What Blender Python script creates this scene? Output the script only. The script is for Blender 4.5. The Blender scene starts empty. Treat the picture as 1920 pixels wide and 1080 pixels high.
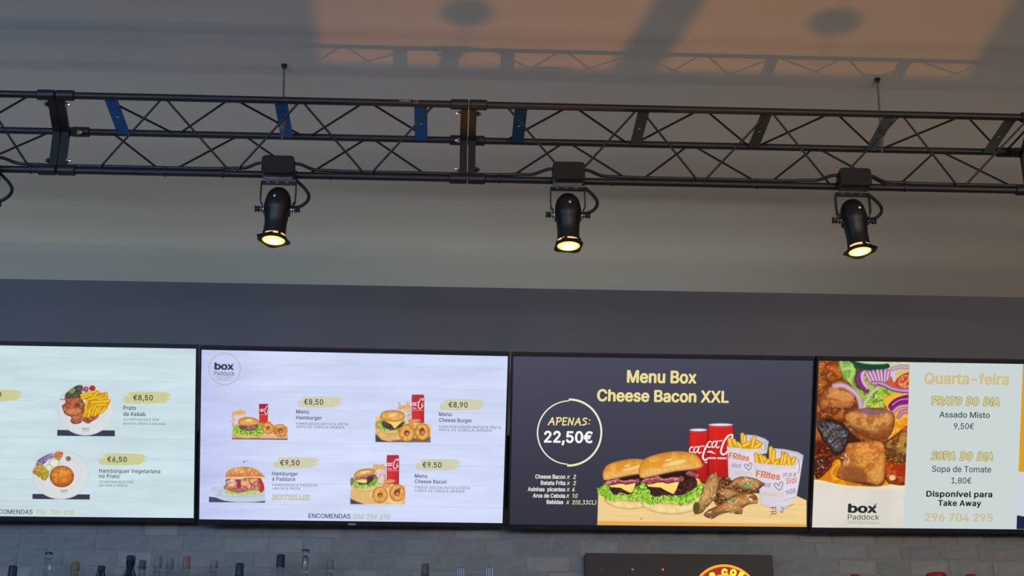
import bpy, bmesh, math, random, os
import numpy as np
from mathutils import Vector, Matrix
from mathutils.geometry import delaunay_2d_cdt

PI = math.pi
random.seed(7)
SC = bpy.context.scene
COL = SC.collection

# ------------------------------------------------------------------ camera
CAMZ = 1.6
FPX, PITCH, YAW = 2999.42, 0.3973040, 0.04677
Fw = np.array([math.sin(YAW)*math.cos(PITCH), math.cos(YAW)*math.cos(PITCH), math.sin(PITCH)])
Rt = np.array([math.cos(YAW), -math.sin(YAW), 0.0])
Up = np.cross(Rt, Fw)
cam_data = bpy.data.cameras.new('camera')
cam = bpy.data.objects.new('camera', cam_data)
COL.objects.link(cam)
m = Matrix.Identity(4)
for i in range(3):
    m[i][0], m[i][1], m[i][2] = Rt[i], Up[i], -Fw[i]
m[2][3] = CAMZ
cam.matrix_world = m
cam_data.sensor_width = 36
cam_data.lens = FPX*36/1920
cam_data.clip_start = 0.02
SC.camera = cam

def ray(x, y):
    return Fw*FPX + Rt*(x-960) - Up*(y-540)
def on_y(x, y, Y):                      # the point of depth Y seen at that place of the photograph
    d = ray(x, y); p = d*Y/d[1]; return Vector((p[0], p[1], p[2]+CAMZ))
def on_z(x, y, Z):
    d = ray(x, y); p = d*(Z-CAMZ)/d[2]; return Vector((p[0], p[1], p[2]+CAMZ))

# ------------------------------------------------------------------ light, world, exposure
SC.view_settings.view_transform = 'Standard'
SC.view_settings.look = 'None'
SC.view_settings.exposure = 0.0
SC.view_settings.gamma = 1.0
SC.view_settings.use_curve_mapping = False
world = bpy.data.worlds.new('world'); SC.world = world
world.use_nodes = True
world.node_tree.nodes['Background'].inputs[0].default_value = (0.55, 0.62, 0.75, 1)
world.node_tree.nodes['Background'].inputs[1].default_value = 0.35

def area(name, loc, target, sx, sy, power, color, spread=180):
    l = bpy.data.lights.new(name, 'AREA'); l.shape = 'RECTANGLE'; l.size = sx; l.size_y = sy
    l.energy = power; l.color = color; l.spread = math.radians(spread)
    o = bpy.data.objects.new(name, l); COL.objects.link(o); o.location = loc
    o.rotation_euler = (Vector(target)-Vector(loc)).to_track_quat('-Z', 'Y').to_euler()
    return o
# added fills, cool on the left and warm on the right, lit bar top below the truss
area('cool_wall_fill_left', (-3.2, 0.4, 3.0), (-1.3, 5.0, 3.1), 2.0, 0.9, 13.53, (0.32, 0.72, 1.0), 90)  # added area lamp, puts blue on the left of the wall
area('warm_wall_fill_right', (3.6, 0.4, 3.0), (1.9, 5.0, 3.1), 1.6, 0.9, 6.17, (1.0, 0.84, 0.84), 90)  # added area lamp, warms the right of the wall
area('room_fill_left', (-1.9, -1.6, 2.3), (-1.2, 5.0, 3.45), 3.0, 0.5, 6.38, (0.50, 0.58, 1.0), 36)  # pair of narrow added fills aimed at the wall and far ceiling
area('room_fill_right', (1.9, -1.6, 2.3), (1.4, 5.0, 3.45), 3.0, 0.5, 6.00, (1.0, 0.83, 0.66), 36)
area('bar_glow', (-0.6, 4.0, 1.25), (-0.6, 4.05, 4.0), 5.0, 0.35, 3.60, (1.0, 0.84, 0.70))
area('ceiling_edge_fill_left', (-1.7, 4.90, 3.145), (-1.7, 4.86, 4.0), 3.4, 0.03, 1.76, (0.80, 1.0, 0.98))  # three unseen added fills that brighten the ceiling along the wall
area('ceiling_edge_fill_middle', (0.55, 4.90, 3.145), (0.55, 4.86, 4.0), 1.3, 0.03, 0.78, (0.98, 1.0, 0.90))
area('ceiling_edge_fill_right', (1.95, 4.90, 3.145), (1.95, 4.86, 4.0), 1.6, 0.03, 0.32, (1.0, 0.86, 0.64))
area('back_counter_fill_left', (-2.0, 4.4, 0.99), (-2.0, 5.0, 2.9), 3.0, 0.1, 3.20, (1.0, 0.90, 0.60))  # pair of added fills from below, towards the brick wall
area('back_counter_fill_right', (1.8, 4.4, 0.99), (1.8, 5.0, 2.9), 3.0, 0.1, 0.35, (1.0, 0.85, 0.7))
up = bpy.data.lights.new('heat_lamp_bulb', 'SPOT')
up.energy = 23; up.color = (1.0, 0.35, 0.03); up.shadow_soft_size = 0.004
up.spot_size = math.radians(100); up.spot_blend = 0.3
upo = bpy.data.objects.new('heat_lamp_bulb', up); COL.objects.link(upo)
upo.location = (0.48, 3.21, 1.83); upo.rotation_euler = (PI, 0, 0)

# ------------------------------------------------------------------ materials
def s2l(c):
    c = np.asarray(c, float)/255.0
    return np.where(c <= 0.04045, c/12.92, ((c+0.055)/1.055)**2.4)
def mat(name, rgb, rough=0.6, metal=0.0, emit=None, estr=1.0, nscale=0, namt=0.12, bump=0.0, spec=0.5, alpha=None, trans=0):
    mt = bpy.data.materials.new(name); mt.use_nodes = True
    nt = mt.node_tree; b = nt.nodes['Principled BSDF']
    c = list(s2l(rgb))+[1]
    b.inputs['Base Color'].default_value = c
    b.inputs['Roughness'].default_value = rough
    b.inputs['Metallic'].default_value = metal
    b.inputs['Specular IOR Level'].default_value = spec
    if trans: b.inputs['Transmission Weight'].default_value = trans
    if emit is not None:
        b.inputs['Emission Color'].default_value = list(s2l(emit))+[1]
        b.inputs['Emission Strength'].default_value = estr
    if nscale:
        tc = nt.nodes.new('ShaderNodeTexCoord'); n = nt.nodes.new('ShaderNodeTexNoise')
        n.inputs['Scale'].default_value = nscale; n.inputs['Detail'].default_value = 5
        nt.links.new(tc.outputs['Object'], n.inputs['Vector'])
        r = nt.nodes.new('ShaderNodeMix'); r.data_type = 'RGBA'
        lo = [v*(1-namt) for v in c[:3]]+[1]; hi = [min(1, v*(1+namt)) for v in c[:3]]+[1]
        r.inputs[6].default_value = lo; r.inputs[7].default_value = hi
        nt.links.new(n.outputs['Fac'], r.inputs[0]); nt.links.new(r.outputs[2], b.inputs['Base Color'])
        if bump:
            bp = nt.nodes.new('ShaderNodeBump'); bp.inputs['Strength'].default_value = bump
            bp.inputs['Distance'].default_value = 0.004
            nt.links.new(n.outputs['Fac'], bp.inputs['Height']); nt.links.new(bp.outputs['Normal'], b.inputs['Normal'])
    return mt
M = {}
M['ceiling'] = mat('ceiling_paint', (214, 210, 204), 0.75, nscale=1.3, namt=0.03)
M['wall'] = mat('dark_wall_paint', (92, 90, 97), 0.7, nscale=2.0, namt=0.05)
M['sidewall'] = mat('side_wall_paint', (150, 148, 145), 0.8, nscale=2.0, namt=0.05)
M['floor'] = mat('floor_tiles', (110, 104, 98), 0.5, nscale=3.0, namt=0.15)
M['mortar'] = mat('mortar', (140, 142, 142), 0.9, nscale=60, namt=0.2, bump=0.6)
M['bricks'] = [mat('washed_brick', c, 0.85, nscale=38, namt=a, bump=0.8) for c, a in
               (((146, 148, 147), .18), ((139, 141, 141), .22), ((152, 152, 149), .2), ((145, 141, 139), .22), ((134, 137, 138), .25))]
M['black'] = mat('black_powder_coat', (24, 22, 23), 0.5, nscale=80, namt=0.1)
M['black2'] = mat('black_can_paint', (18, 18, 20), 0.45, nscale=60, namt=0.1)
M['rubber'] = mat('black_rubber', (22, 22, 24), 0.55)
M['blue'] = mat('blue_strap', (8, 88, 160), 0.55, nscale=30, namt=0.15, spec=0.15)  # blue base colour for the left straps, navy for the next one
M['navy'] = mat('navy_strap', (10, 60, 100), 0.55, nscale=30, namt=0.15, spec=0.15)
M['greystrap'] = mat('grey_strap', (56, 58, 56), 0.4, nscale=30, namt=0.15)
M['darkstrap'] = mat('dark_strap', (34, 36, 34), 0.45, nscale=30, namt=0.15)
M['steel'] = mat('bright_steel', (190, 188, 184), 0.3, 0.9)
M['dullsteel'] = mat('zinc_rod', (125, 125, 128), 0.45, 0.7, nscale=200, namt=0.3)
M['bezel'] = mat('screen_bezel', (40, 40, 48), 0.3)
M['housing'] = mat('screen_housing', (24, 24, 28), 0.5)
M['badge'] = mat('badge', (150, 152, 160), 0.4)
M['lamp'] = mat('lamp_glass', (255, 220, 150), 0.3, emit=(255, 200, 110), estr=6.0)
def lamp_material():
    mt = bpy.data.materials.new('lamp_lens'); mt.use_nodes = True
    nt = mt.node_tree; nt.nodes.remove(nt.nodes['Principled BSDF']); out = nt.nodes['Material Output']
    tc = nt.nodes.new('ShaderNodeTexCoord'); ln = nt.nodes.new('ShaderNodeVectorMath'); ln.operation = 'LENGTH'
    mul = nt.nodes.new('ShaderNodeVectorMath'); mul.operation = 'MULTIPLY'; mul.inputs[1].default_value = (1, 1, 0)
    nt.links.new(tc.outputs['Object'], mul.inputs[0]); nt.links.new(mul.outputs[0], ln.inputs[0])
    vo = nt.nodes.new('ShaderNodeTexVoronoi'); vo.inputs['Scale'].default_value = 260
    nt.links.new(tc.outputs['Object'], vo.inputs['Vector'])
    mr = nt.nodes.new('ShaderNodeMapRange'); mr.inputs[1].default_value = 0.008; mr.inputs[2].default_value = 0.033
    nt.links.new(ln.outputs['Value'], mr.inputs[0])
    cr = nt.nodes.new('ShaderNodeValToRGB'); e = cr.color_ramp.elements
    e[0].position = 0; e[0].color = (1.0, 0.72, 0.36, 1); e[1].position = 1; e[1].color = (0.85, 0.28, 0.04, 1)
    k = cr.color_ramp.elements.new(0.6); k.color = (1.0, 0.55, 0.18, 1)
    nt.links.new(mr.outputs[0], cr.inputs[0])
    st = nt.nodes.new('ShaderNodeMapRange'); st.inputs[1].default_value = 0; st.inputs[2].default_value = 1
    st.inputs[3].default_value = 2.6; st.inputs[4].default_value = 1.0
    nt.links.new(mr.outputs[0], st.inputs[0])
    m2 = nt.nodes.new('ShaderNodeMath'); m2.operation = 'MULTIPLY_ADD'; m2.inputs[1].default_value = 90.0; m2.inputs[2].default_value = 0.75
    nt.links.new(vo.outputs['Distance'], m2.inputs[0])
    m3 = nt.nodes.new('ShaderNodeMath'); m3.operation = 'MULTIPLY'
    cl = nt.nodes.new('ShaderNodeClamp'); cl.inputs[1].default_value = 0.7; cl.inputs[2].default_value = 1.2
    nt.links.new(m2.outputs[0], cl.inputs[0])
    nt.links.new(st.outputs[0], m3.inputs[0]); nt.links.new(cl.outputs[0], m3.inputs[1])
    em = nt.nodes.new('ShaderNodeEmission'); nt.links.new(cr.outputs[0], em.inputs[0]); nt.links.new(m3.outputs[0], em.inputs[1])
    nt.links.new(em.outputs[0], out.inputs[0])
    return mt
M['lens'] = lamp_material()
def attr_emission():
    mt = bpy.data.materials.new('display_image'); mt.use_nodes = True
    nt = mt.node_tree; nt.nodes.remove(nt.nodes['Principled BSDF'])
    a = nt.nodes.new('ShaderNodeAttribute'); a.attribute_name = 'Col'
    e = nt.nodes.new('ShaderNodeEmission'); e.inputs[1].default_value = 1.0
    nt.links.new(a.outputs['Color'], e.inputs[0]); nt.links.new(e.outputs[0], nt.nodes['Material Output'].inputs[0])
    return mt
M['screen'] = attr_emission()

# ------------------------------------------------------------------ mesh helpers
class MB:
    def __init__(s): s.v = []; s.f = []
    def add(s, vs, fs):
        b = len(s.v); s.v += [tuple(v) for v in vs]; s.f += [tuple(i+b for i in f) for f in fs]
    def box(s, x0, x1, y0, y1, z0, z1, M4=None):
        vs = [Vector((x, y, z)) for z in (z0, z1) for y in (y0, y1) for x in (x0, x1)]
        if M4 is not None: vs = [M4 @ v for v in vs]
        s.add(vs, [(0, 2, 3, 1), (4, 5, 7, 6), (0, 1, 5, 4), (2, 6, 7, 3), (0, 4, 6, 2), (1, 3, 7, 5)])
    def tube(s, pts, r, n=10, caps=True):
        pts = [Vector(p) for p in pts]; k = len(pts); rr = r if isinstance(r, (list, tuple)) else [r]*k
        rings = []; ref = None
        for i, p in enumerate(pts):
            d = (pts[min(i+1, k-1)]-pts[max(i-1, 0)]).normalized()
            if ref is None:
                ref = Vector((0, 0, 1)) if abs(d.z) < 0.9 else Vector((0, 1, 0))
            a = (ref - d*ref.dot(d)).normalized(); b = d.cross(a); ref = a
            rings.append([p+(a*math.cos(2*PI*j/n)+b*math.sin(2*PI*j/n))*rr[i] for j in range(n)])
        vs = [v for rg in rings for v in rg]
        fs = [(i*n+j, i*n+(j+1) % n, (i+1)*n+(j+1) % n, (i+1)*n+j) for i in range(k-1) for j in range(n)]
        if caps: fs += [tuple(range(n))[::-1], tuple((k-1)*n+j for j in range(n))]
        s.add(vs, fs)
    def lathe(s, prof, n=24, M4=None, capb=True, capt=True):    # prof: (r, z) upward
        vs = [Vector((r*math.cos(2*PI*j/n), r*math.sin(2*PI*j/n), z)) for r, z in prof for j in range(n)]
        if M4 is not None: vs = [M4 @ v for v in vs]
        k = len(prof)
        fs = [(i*n+j, i*n+(j+1) % n, (i+1)*n+(j+1) % n, (i+1)*n+j) for i in range(k-1) for j in range(n)]
        if capb: fs.append(tuple(range(n))[::-1])
        if capt: fs.append(tuple((k-1)*n+j for j in range(n)))
        s.add(vs, fs)
    def build(s, name, material, parent=None, bevel=0, smooth=True, kind=None, label=None):
        me = bpy.data.meshes.new(name); me.from_pydata(s.v, [], s.f); me.validate()
        bm = bmesh.new(); bm.from_mesh(me); bmesh.ops.recalc_face_normals(bm, faces=bm.faces)
        if bevel: bmesh.ops.bevel(bm, geom=list(bm.edges), offset=bevel, segments=2, affect='EDGES')
        bm.to_mesh(me); bm.free()
        if smooth:
            for p in me.polygons: p.use_smooth = True
            try: me.set_sharp_from_angle(angle=math.radians(35))
            except Exception: pass
        me.materials.append(material)
        o = bpy.data.objects.new(name, me); COL.objects.link(o)
        if parent is not None: o.parent = parent
        if kind: o['kind'] = kind
        if label: o['label'] = label
        return o
def empty(name, label, cat, loc=(0, 0, 0), rot=None, group=None):
    o = bpy.data.objects.new(name, None); COL.objects.link(o); o.location = loc
    o.empty_display_size = 0.05
    if rot is not None: o.rotation_euler = rot
    o['label'] = label; o['category'] = cat
    if group: o['group'] = group
    return o
def tag(o, label, cat, group=None):
    o['label'] = label; o['category'] = cat
    if group: o['group'] = group
    return o
def copy_tree(o, parent=None):
    c = o.copy(); COL.objects.link(c)
    if parent is not None: c.parent = parent; c.matrix_parent_inverse = o.matrix_parent_inverse
    for ch in list(o.children): copy_tree(ch, c)
    return c
def struct(name, mb, material, bevel=0):
    o = mb.build(name, material, None, bevel, smooth=False); o['kind'] = 'structure'; return o

# ------------------------------------------------------------------ room shell
CEIL = 3.70; WALLY = 5.0
b = MB(); b.box(-6, 7, -4.5, WALLY+.2, CEIL, CEIL+.15); struct('ceiling', b, M['ceiling'])
b = MB(); b.box(-6, 7, -4.5, WALLY+.2, -.15, 0); struct('floor', b, M['floor'])
b = MB(); b.box(-6, 7, WALLY, WALLY+.2, 0, CEIL); wall_back = struct('wall_back', b, M['wall'])
b = MB(); b.box(-6.15, -6, -4.5, WALLY+.2, 0, CEIL); struct('wall_left', b, M['sidewall'])
b = MB(); b.box(7, 7.15, -4.5, WALLY+.2, 0, CEIL); struct('wall_right', b, M['sidewall'])
b = MB(); b.box(-6, -5.2, -4.65, -4.5, 0, CEIL); b.box(5.5, 7, -4.65, -4.5, 0, CEIL)
b.box(-5.2, 5.5, -4.65, -4.5, 2.7, CEIL); struct('wall_front', b, M['sidewall'])

# brick facing of the back wall under the screens: every brick its own piece
ZB0, ZB1 = 2.55, 2.93
b = MB(); b.box(-6, 7, WALLY-.012, WALLY, 0, ZB1); mort = b.build('mortar_bed', M['mortar'], wall_back, smooth=False)
def brick_mesh(i, L, H, D, r):
    nx, nz = 4, 3; vs = []; fs = []
    for a in range(nz+1):
        for c in range(nx+1):
            e = (a in (0, nz)) or (c in (0, nx))
            vs.append((L*(c/nx-.5)+(r.uniform(-1, 1)*.0016), -D*(.45 if e else 1)+r.uniform(-.0012, .0012), H*(a/nz-.5)+(r.uniform(-1, 1)*.0014)))
    for a in range(nz):
        for c in range(nx):
            k = a*(nx+1)+c; fs.append((k, k+1, k+nx+2, k+nx+1))
    bl = len(vs); rim = [c for c in range(nx+1)]+[a*(nx+1)+nx for a in range(1, nz+1)]+[nz*(nx+1)+c for c in range(nx-1, -1, -1)]+[a*(nx+1) for a in range(nz-1, 0, -1)]
    for k in rim: vs.append((vs[k][0], .0, vs[k][2]))
    n = len(rim)
    for j in range(n): fs.append((rim[(j+1) % n], rim[j], bl+j, bl+(j+1) % n))
    me = bpy.data.meshes.new('brick'); me.from_pydata(vs, [], fs)
    me.materials.append(M['bricks'][i % len(M['bricks'])]); return me
rb = random.Random(3)
BH = 0.0505
LENS = [.088, .108, .124, .142, .165]
bmesh_pool = {(li, v): brick_mesh(rb.randrange(99), L-.008, BH-.008, .0045, rb) for li, L in enumerate(LENS) for v in range(6)}
nb = 0
for row in range(5):
    z = 2.852-BH*row
    x = -1.75 - rb.uniform(0, .12)
    while x < 2.35:
        li = rb.randrange(len(LENS)); L = LENS[li]
        o = bpy.data.objects.new('brick', bmesh_pool[(li, rb.randrange(6))]); COL.objects.link(o); o.parent = wall_back
        o.location = (x+L/2, WALLY-.012, z+rb.uniform(-.001, .001)); o.rotation_euler = (0, rb.uniform(-.008, .008), 0)
        x += L; nb += 1
# lower and upper courses beyond what can be counted
bs = MB(); r2 = random.Random(9)
for row in list(range(-1, 0))+list(range(5, 12)):
    z = 2.852-BH*row; x = -1.8
    while x < 2.4:
        L = r2.choice(LENS); bs.box(x+.004, x+L-.004, WALLY-.019, WALLY-.012, z-BH/2+.004, z+BH/2-.004); x += L
bo = bs.build('brick_courses', M['bricks'][0], wall_back, smooth=False); bo['kind'] = 'stuff'

# ------------------------------------------------------------------ truss
NY, NZ = 3.4406, CAMZ+1.9302
S = 0.186
MY, MZ = NY+S, NZ
BY, BZ = NY+S/2, CAMZ+1.774
RC = 0.0088
def xat(line, x):                        # where along that chord a point of the photograph falls
    Y, Z = line; lo, hi = -8.0, 8.0
    for _ in range(48):
        mid = (lo+hi)/2; P = np.array([mid, Y, Z-CAMZ]); u = 960+FPX*(P@Rt)/(P@Fw)
        if u < x: lo = mid
        else: hi = mid
    return mid
LN, LM, LB = (NY, NZ), (MY, MZ), (BY, BZ)
LINES = {'N': LN, 'M': LM, 'B': LB}
def strap_mesh(xc, w, hole=True):
    y0, y1, z = NY+.004, MY-.004, NZ-.006; t = .003; hx, hy = .0045, .006
    yc = (y0+y1)/2; ring_o = [(-w/2, y0), (0, y0), (w/2, y0), (w/2, yc), (w/2, y1), (0, y1), (-w/2, y1), (-w/2, yc)]
    ring_i = [(-hx*.7, yc-hy*.7), (0, yc-hy), (hx*.7, yc-hy*.7), (hx, yc), (hx*.7, yc+hy*.7), (0, yc+hy), (-hx*.7, yc+hy*.7), (-hx, yc)]
    vs = []
    for zz in (z-t/2, z+t/2):
        vs += [(xc+a, q, zz) for a, q in ring_o]+[(xc+a, q, zz) for a, q in ring_i]
    fs = []
    for i in range(8):
        j = (i+1) % 8
        fs += [(i, 8+i, 8+j, j), (16+i, 16+j, 24+j, 24+i), (i, j, 16+j, 16+i), (8+i, 24+i, 24+j, 8+j)]
    mb = MB(); mb.add(vs, fs)
    # welded end lugs that wrap each chord
    for yy in (NY+.004, MY-.004): mb.box(xc-w/2, xc+w/2, yy-.003, yy+.003, z-.0015, z+.0025)
    return mb
def flange(mb, xc, w=.018):        # three flat bars from the chords to the middle of the triangle
    c = [Vector((0, NY, NZ)), Vector((0, MY, MZ)), Vector((0, BY, BZ))]; cen = (c[0]+c[1]+c[2])/3
    for i in range(3):
        dn = (cen-c[i]).normalized(); n = Vector((0, -dn.z, dn.y)); t = .0075
        a2, d2 = c[i]+dn*.003, cen
        vs = [Vector((xc+sx*w/2, 0, 0))+p+n*sn*t for p in (a2, d2) for sx in (-1, 1) for sn in (-1, 1)]
        mb.add(vs, [(0, 1, 3, 2), (4, 6, 7, 5), (0, 4, 5, 1), (2, 3, 7, 6), (0, 2, 6, 4), (1, 5, 7, 3)])
    mb.tube([(xc-w/2, cen.y, cen.z), (xc+w/2, cen.y, cen.z)], .010, 10)
def hexbolt(mb, p, ax, r=.0052, h=.006, n=6):
    mb.tube([Vector(p), Vector(p)+Vector(ax)*h], r, n)
def make_truss(label, x0, x1, braces, straps, sleeves):
    t = empty('truss_section', label, 'truss', ((x0+x1)/2, BY, BZ), group='sections of the black lighting truss')
    off = Vector(t.location)
    def fin(mb, name, m_, bevel=0, label=None):
        mb.v = [tuple(Vector(v)-off) for v in mb.v]; return mb.build(name, m_, t, bevel, label=label)
    for nme in 'NMB':
        Y, Z = LINES[nme]; mb = MB(); mb.tube([(x0, Y, Z), (x1, Y, Z)], RC, 14); fin(mb, 'chord', M['black'])
        for sx0, sx1 in sleeves:
            mb = MB(); mb.tube([(sx0, Y, Z), (sx0+.002, Y, Z), (sx1-.002, Y, Z), (sx1, Y, Z)], [RC+.002, RC+.0042, RC+.0042, RC+.002], 14)
            fin(mb, 'end_sleeve', M['black'])
    for (a, xa, c, xc) in braces:
        pa = Vector((xa, *LINES[a])); pc = Vector((xc, *LINES[c])); d = (pc-pa).normalized()
        mb = MB(); mb.tube([pa+d*.003, pc-d*.003], .0028, 8); fin(mb, 'brace', M['black'])
    for xs, w, m_, lb in straps:
        fin(strap_mesh(xs, w), 'strap', m_, label=lb)
    return t, fin
def px(nme, x): return xat(LINES[nme], x)
def chain(pairs): return [(a, px(a, xa), c, px(c, xc)) for a, xa, c, xc in pairs]
XF1, XF2, XF3 = px('N', 104.5), px('N', 879), px('N', 1947)     # where the sections are bolted together
def end_frame(fin, xf, side, silver):
    mb = MB(); xc = xf+side*.0105; flange(mb, xc); fin(mb, 'end_frame', M['black'])
def bolts(xf, fin, silver_side):
    cen = Vector((0, (NY+MY+BY)/3, (NZ+MZ+BZ)/3))
    for nme in 'NMB':
        c = Vector((0, *LINES[nme])); p = c+(cen-c).normalized()*.026
        for sd in (-1, 1):
            mb = MB(); mb.tube([(xf+sd*.019, p.y, p.z), (xf+sd*.026, p.y, p.z)], .0068, 6); mb.tube([(xf+sd*.024, p.y, p.z), (xf+sd*.031, p.y, p.z)], .0035, 8)
            fin(mb, 'bolt', M['steel'] if sd == silver_side else M['black2'], label='bright steel bolt' if sd == silver_side else None)
SL = .045
brA = chain([('N', -35, 'B', 58), ('N', 58, 'M', -55), ('M', 97, 'B', -62), ('N', -70, 'M', -60), ('B', -40, 'N', -150), ('B', -60, 'M', -150)])
brB = chain([('B', 181, 'N', 305), ('N', 309, 'B', 435), ('B', 438, 'N', 563), ('N', 566, 'B', 688), ('B', 690, 'N', 815),
             ('N', 187, 'M', 328), ('M', 335, 'N', 430), ('N', 440, 'M', 570), ('M', 580, 'N', 683), ('N', 693, 'M', 807),
             ('M', 210, 'B', 306), ('B', 317, 'M', 448), ('M', 458, 'B', 565), ('B', 575, 'M', 688), ('M', 698, 'B', 808)])
brC = chain([('N', 949, 'B', 1070), ('B', 1072, 'N', 1196), ('N', 1200, 'B', 1313), ('B', 1315, 'N', 1443), ('N', 1446, 'B', 1559), ('B', 1562, 'N', 1688), ('N', 1691, 'B', 1800), ('B', 1803, 'N', 1930),
             ('M', 946, 'N', 1065), ('N', 1078, 'M', 1178), ('M', 1188, 'N', 1311), ('N', 1323, 'M', 1405), ('M', 1418, 'N', 1558), ('N', 1568, 'M', 1640), ('M', 1650, 'N', 1803), ('N', 1813, 'M', 1876), ('M', 1884, 'N', 1945),
             ('B', 950, 'M', 1057), ('M', 1066, 'B', 1186), ('B', 1197, 'M', 1291), ('M', 1299, 'B', 1428), ('B', 1438, 'M', 1526), ('M', 1533, 'B', 1670), ('B', 1680, 'M', 1755), ('M', 1762, 'B', 1913)])
tA, finA = make_truss('short black truss piece at the left edge, left of the first bolted joint', XF1-.62, XF1-.002, brA, [], [(XF1-SL, XF1-.001)])
end_frame(finA, XF1, -1, 0)
tB, finB = make_truss('black truss section between the two bolted joints, with three blue straps', XF1+.002, XF2-.002, brB,
    [(px('N', 208), .031, M['blue'], 'bright blue flat strap'), (px('N', 527), .031, M['blue'], 'bright blue flat strap'), (px('N', 789), .032, M['blue'], 'bright blue flat strap')], [(XF1+.001, XF1+SL), (XF2-SL, XF2-.001)])
end_frame(finB, XF1, 1, 0); end_frame(finB, XF2, -1, 0); bolts(XF1, finB, 1)
tC, finC = make_truss('long black truss section right of the middle bolted joint, with five straps', XF2+.002, XF3-.002, brC,
    [(px('N', 977), .031, M['navy'], 'navy blue flat strap')]+[(px('N', x), .028, M['darkstrap'] if x > 1300 and x != 1667 else M['greystrap'], 'grey flat strap') for x in (1207, 1437, 1667, 1895)], [(XF2+.001, XF2+SL), (XF3-SL, XF3-.001)])
end_frame(finC, XF2, 1, 0); end_frame(finC, XF3, -1, 0); bolts(XF2, finC, -1)
tD, finD = make_truss('end piece of black truss past the right-hand joint, mostly out of view', XF3+.002, XF3+.6, [('N', XF3+.05, 'B', XF3+.13), ('B', XF3+.13, 'N', XF3+.21)], [], [(XF3+.001, XF3+SL)])
end_frame(finD, XF3, 1, 0)

# ------------------------------------------------------------------ threaded rods that hold the truss
for (xt, yt, xb, yb, lab) in ((533, 122, 529, 263, 'thin zinc threaded rod from ceiling through the blue strap left of the middle joint'),
                              (1645, 148, 1654, 285, 'thin zinc threaded rod from ceiling above the rightmost lit spotlight')):
    top = on_z(xt, yt, CEIL); bot = on_y(xb, yb, NY+S/2)
    top.y = NY+S/2+.02 if abs(top.y-(NY+S/2)) > .1 else top.y
    d = (bot-top); L = d.length; dn = d.normalized()
    t = empty('threaded_rod', lab, 'rod', top, group='rods hanging the truss')
    mb = MB(); n = 70; pts = [dn*(L*i/n) for i in range(n+1)]
    mb.tube(pts, [.0030 if i % 2 else .0024 for i in range(n+1)], 8); mb.build('shaft', M['dullsteel'], t)
    mb = MB(); mb.lathe([(.0032, -.012), (.005, -.010), (.0055, -.004), (.008, -.002), (.008, 0)], 12); mb.build('ceiling_anchor', M['black2'], t)
    k = (top.z-(NZ-.010))/(-dn.z)
    mb = MB()
    for kk in (k, k+.011): 
        p = dn*kk; mb.tube([p, p+dn*.006], .0062, 6)
    mb.tube([dn*(k-.001), dn*k], .009, 12); mb.build('nut', M['steel'], t)
    mb = MB(); p = dn*(k-.016); mb.tube([p, p+dn*.006], .0062, 6); mb.build('nut', M['dullsteel'], t)

# maker's sticker on the near chord, too blurred to read: pale strokes and a round mark
st = empty('chord_sticker', 'small pale sticker with a round mark on the near truss tube', 'sticker', (px('N', 768), NY-RC, NZ))
mb = MB(); x0 = px('N', 749)-st.location.x
for k, (a, w, h) in enumerate([(0, .0024, .0036), (.0036, .0034, .003), (.0078, .003, .0032), (.0116, .0026, .003), (.0150, .0034, .0032), (.0192, .002, .0034), (.0222, .0042, .003)]):
    mb.box(x0+a, x0+a+w, -.0006, .0004, .0006-h/2+.0006, .0006+h/2+.0006)
mb.build('lettering', M['badge'], st, smooth=False)
mb = MB(); c = px('N', 780)-st.location.x
for k in range(20):
    a0, a1 = 2*PI*k/20, 2*PI*(k+1)/20; q = []
    for a in (a0, a1):
        for r in (.0036, .0048): q.append((c+r*math.cos(a), -.0007, r*math.sin(a)))
    mb.add(q, [(0, 1, 3, 2)])
mb.build('round_mark', M['badge'], st, smooth=False)

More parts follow.
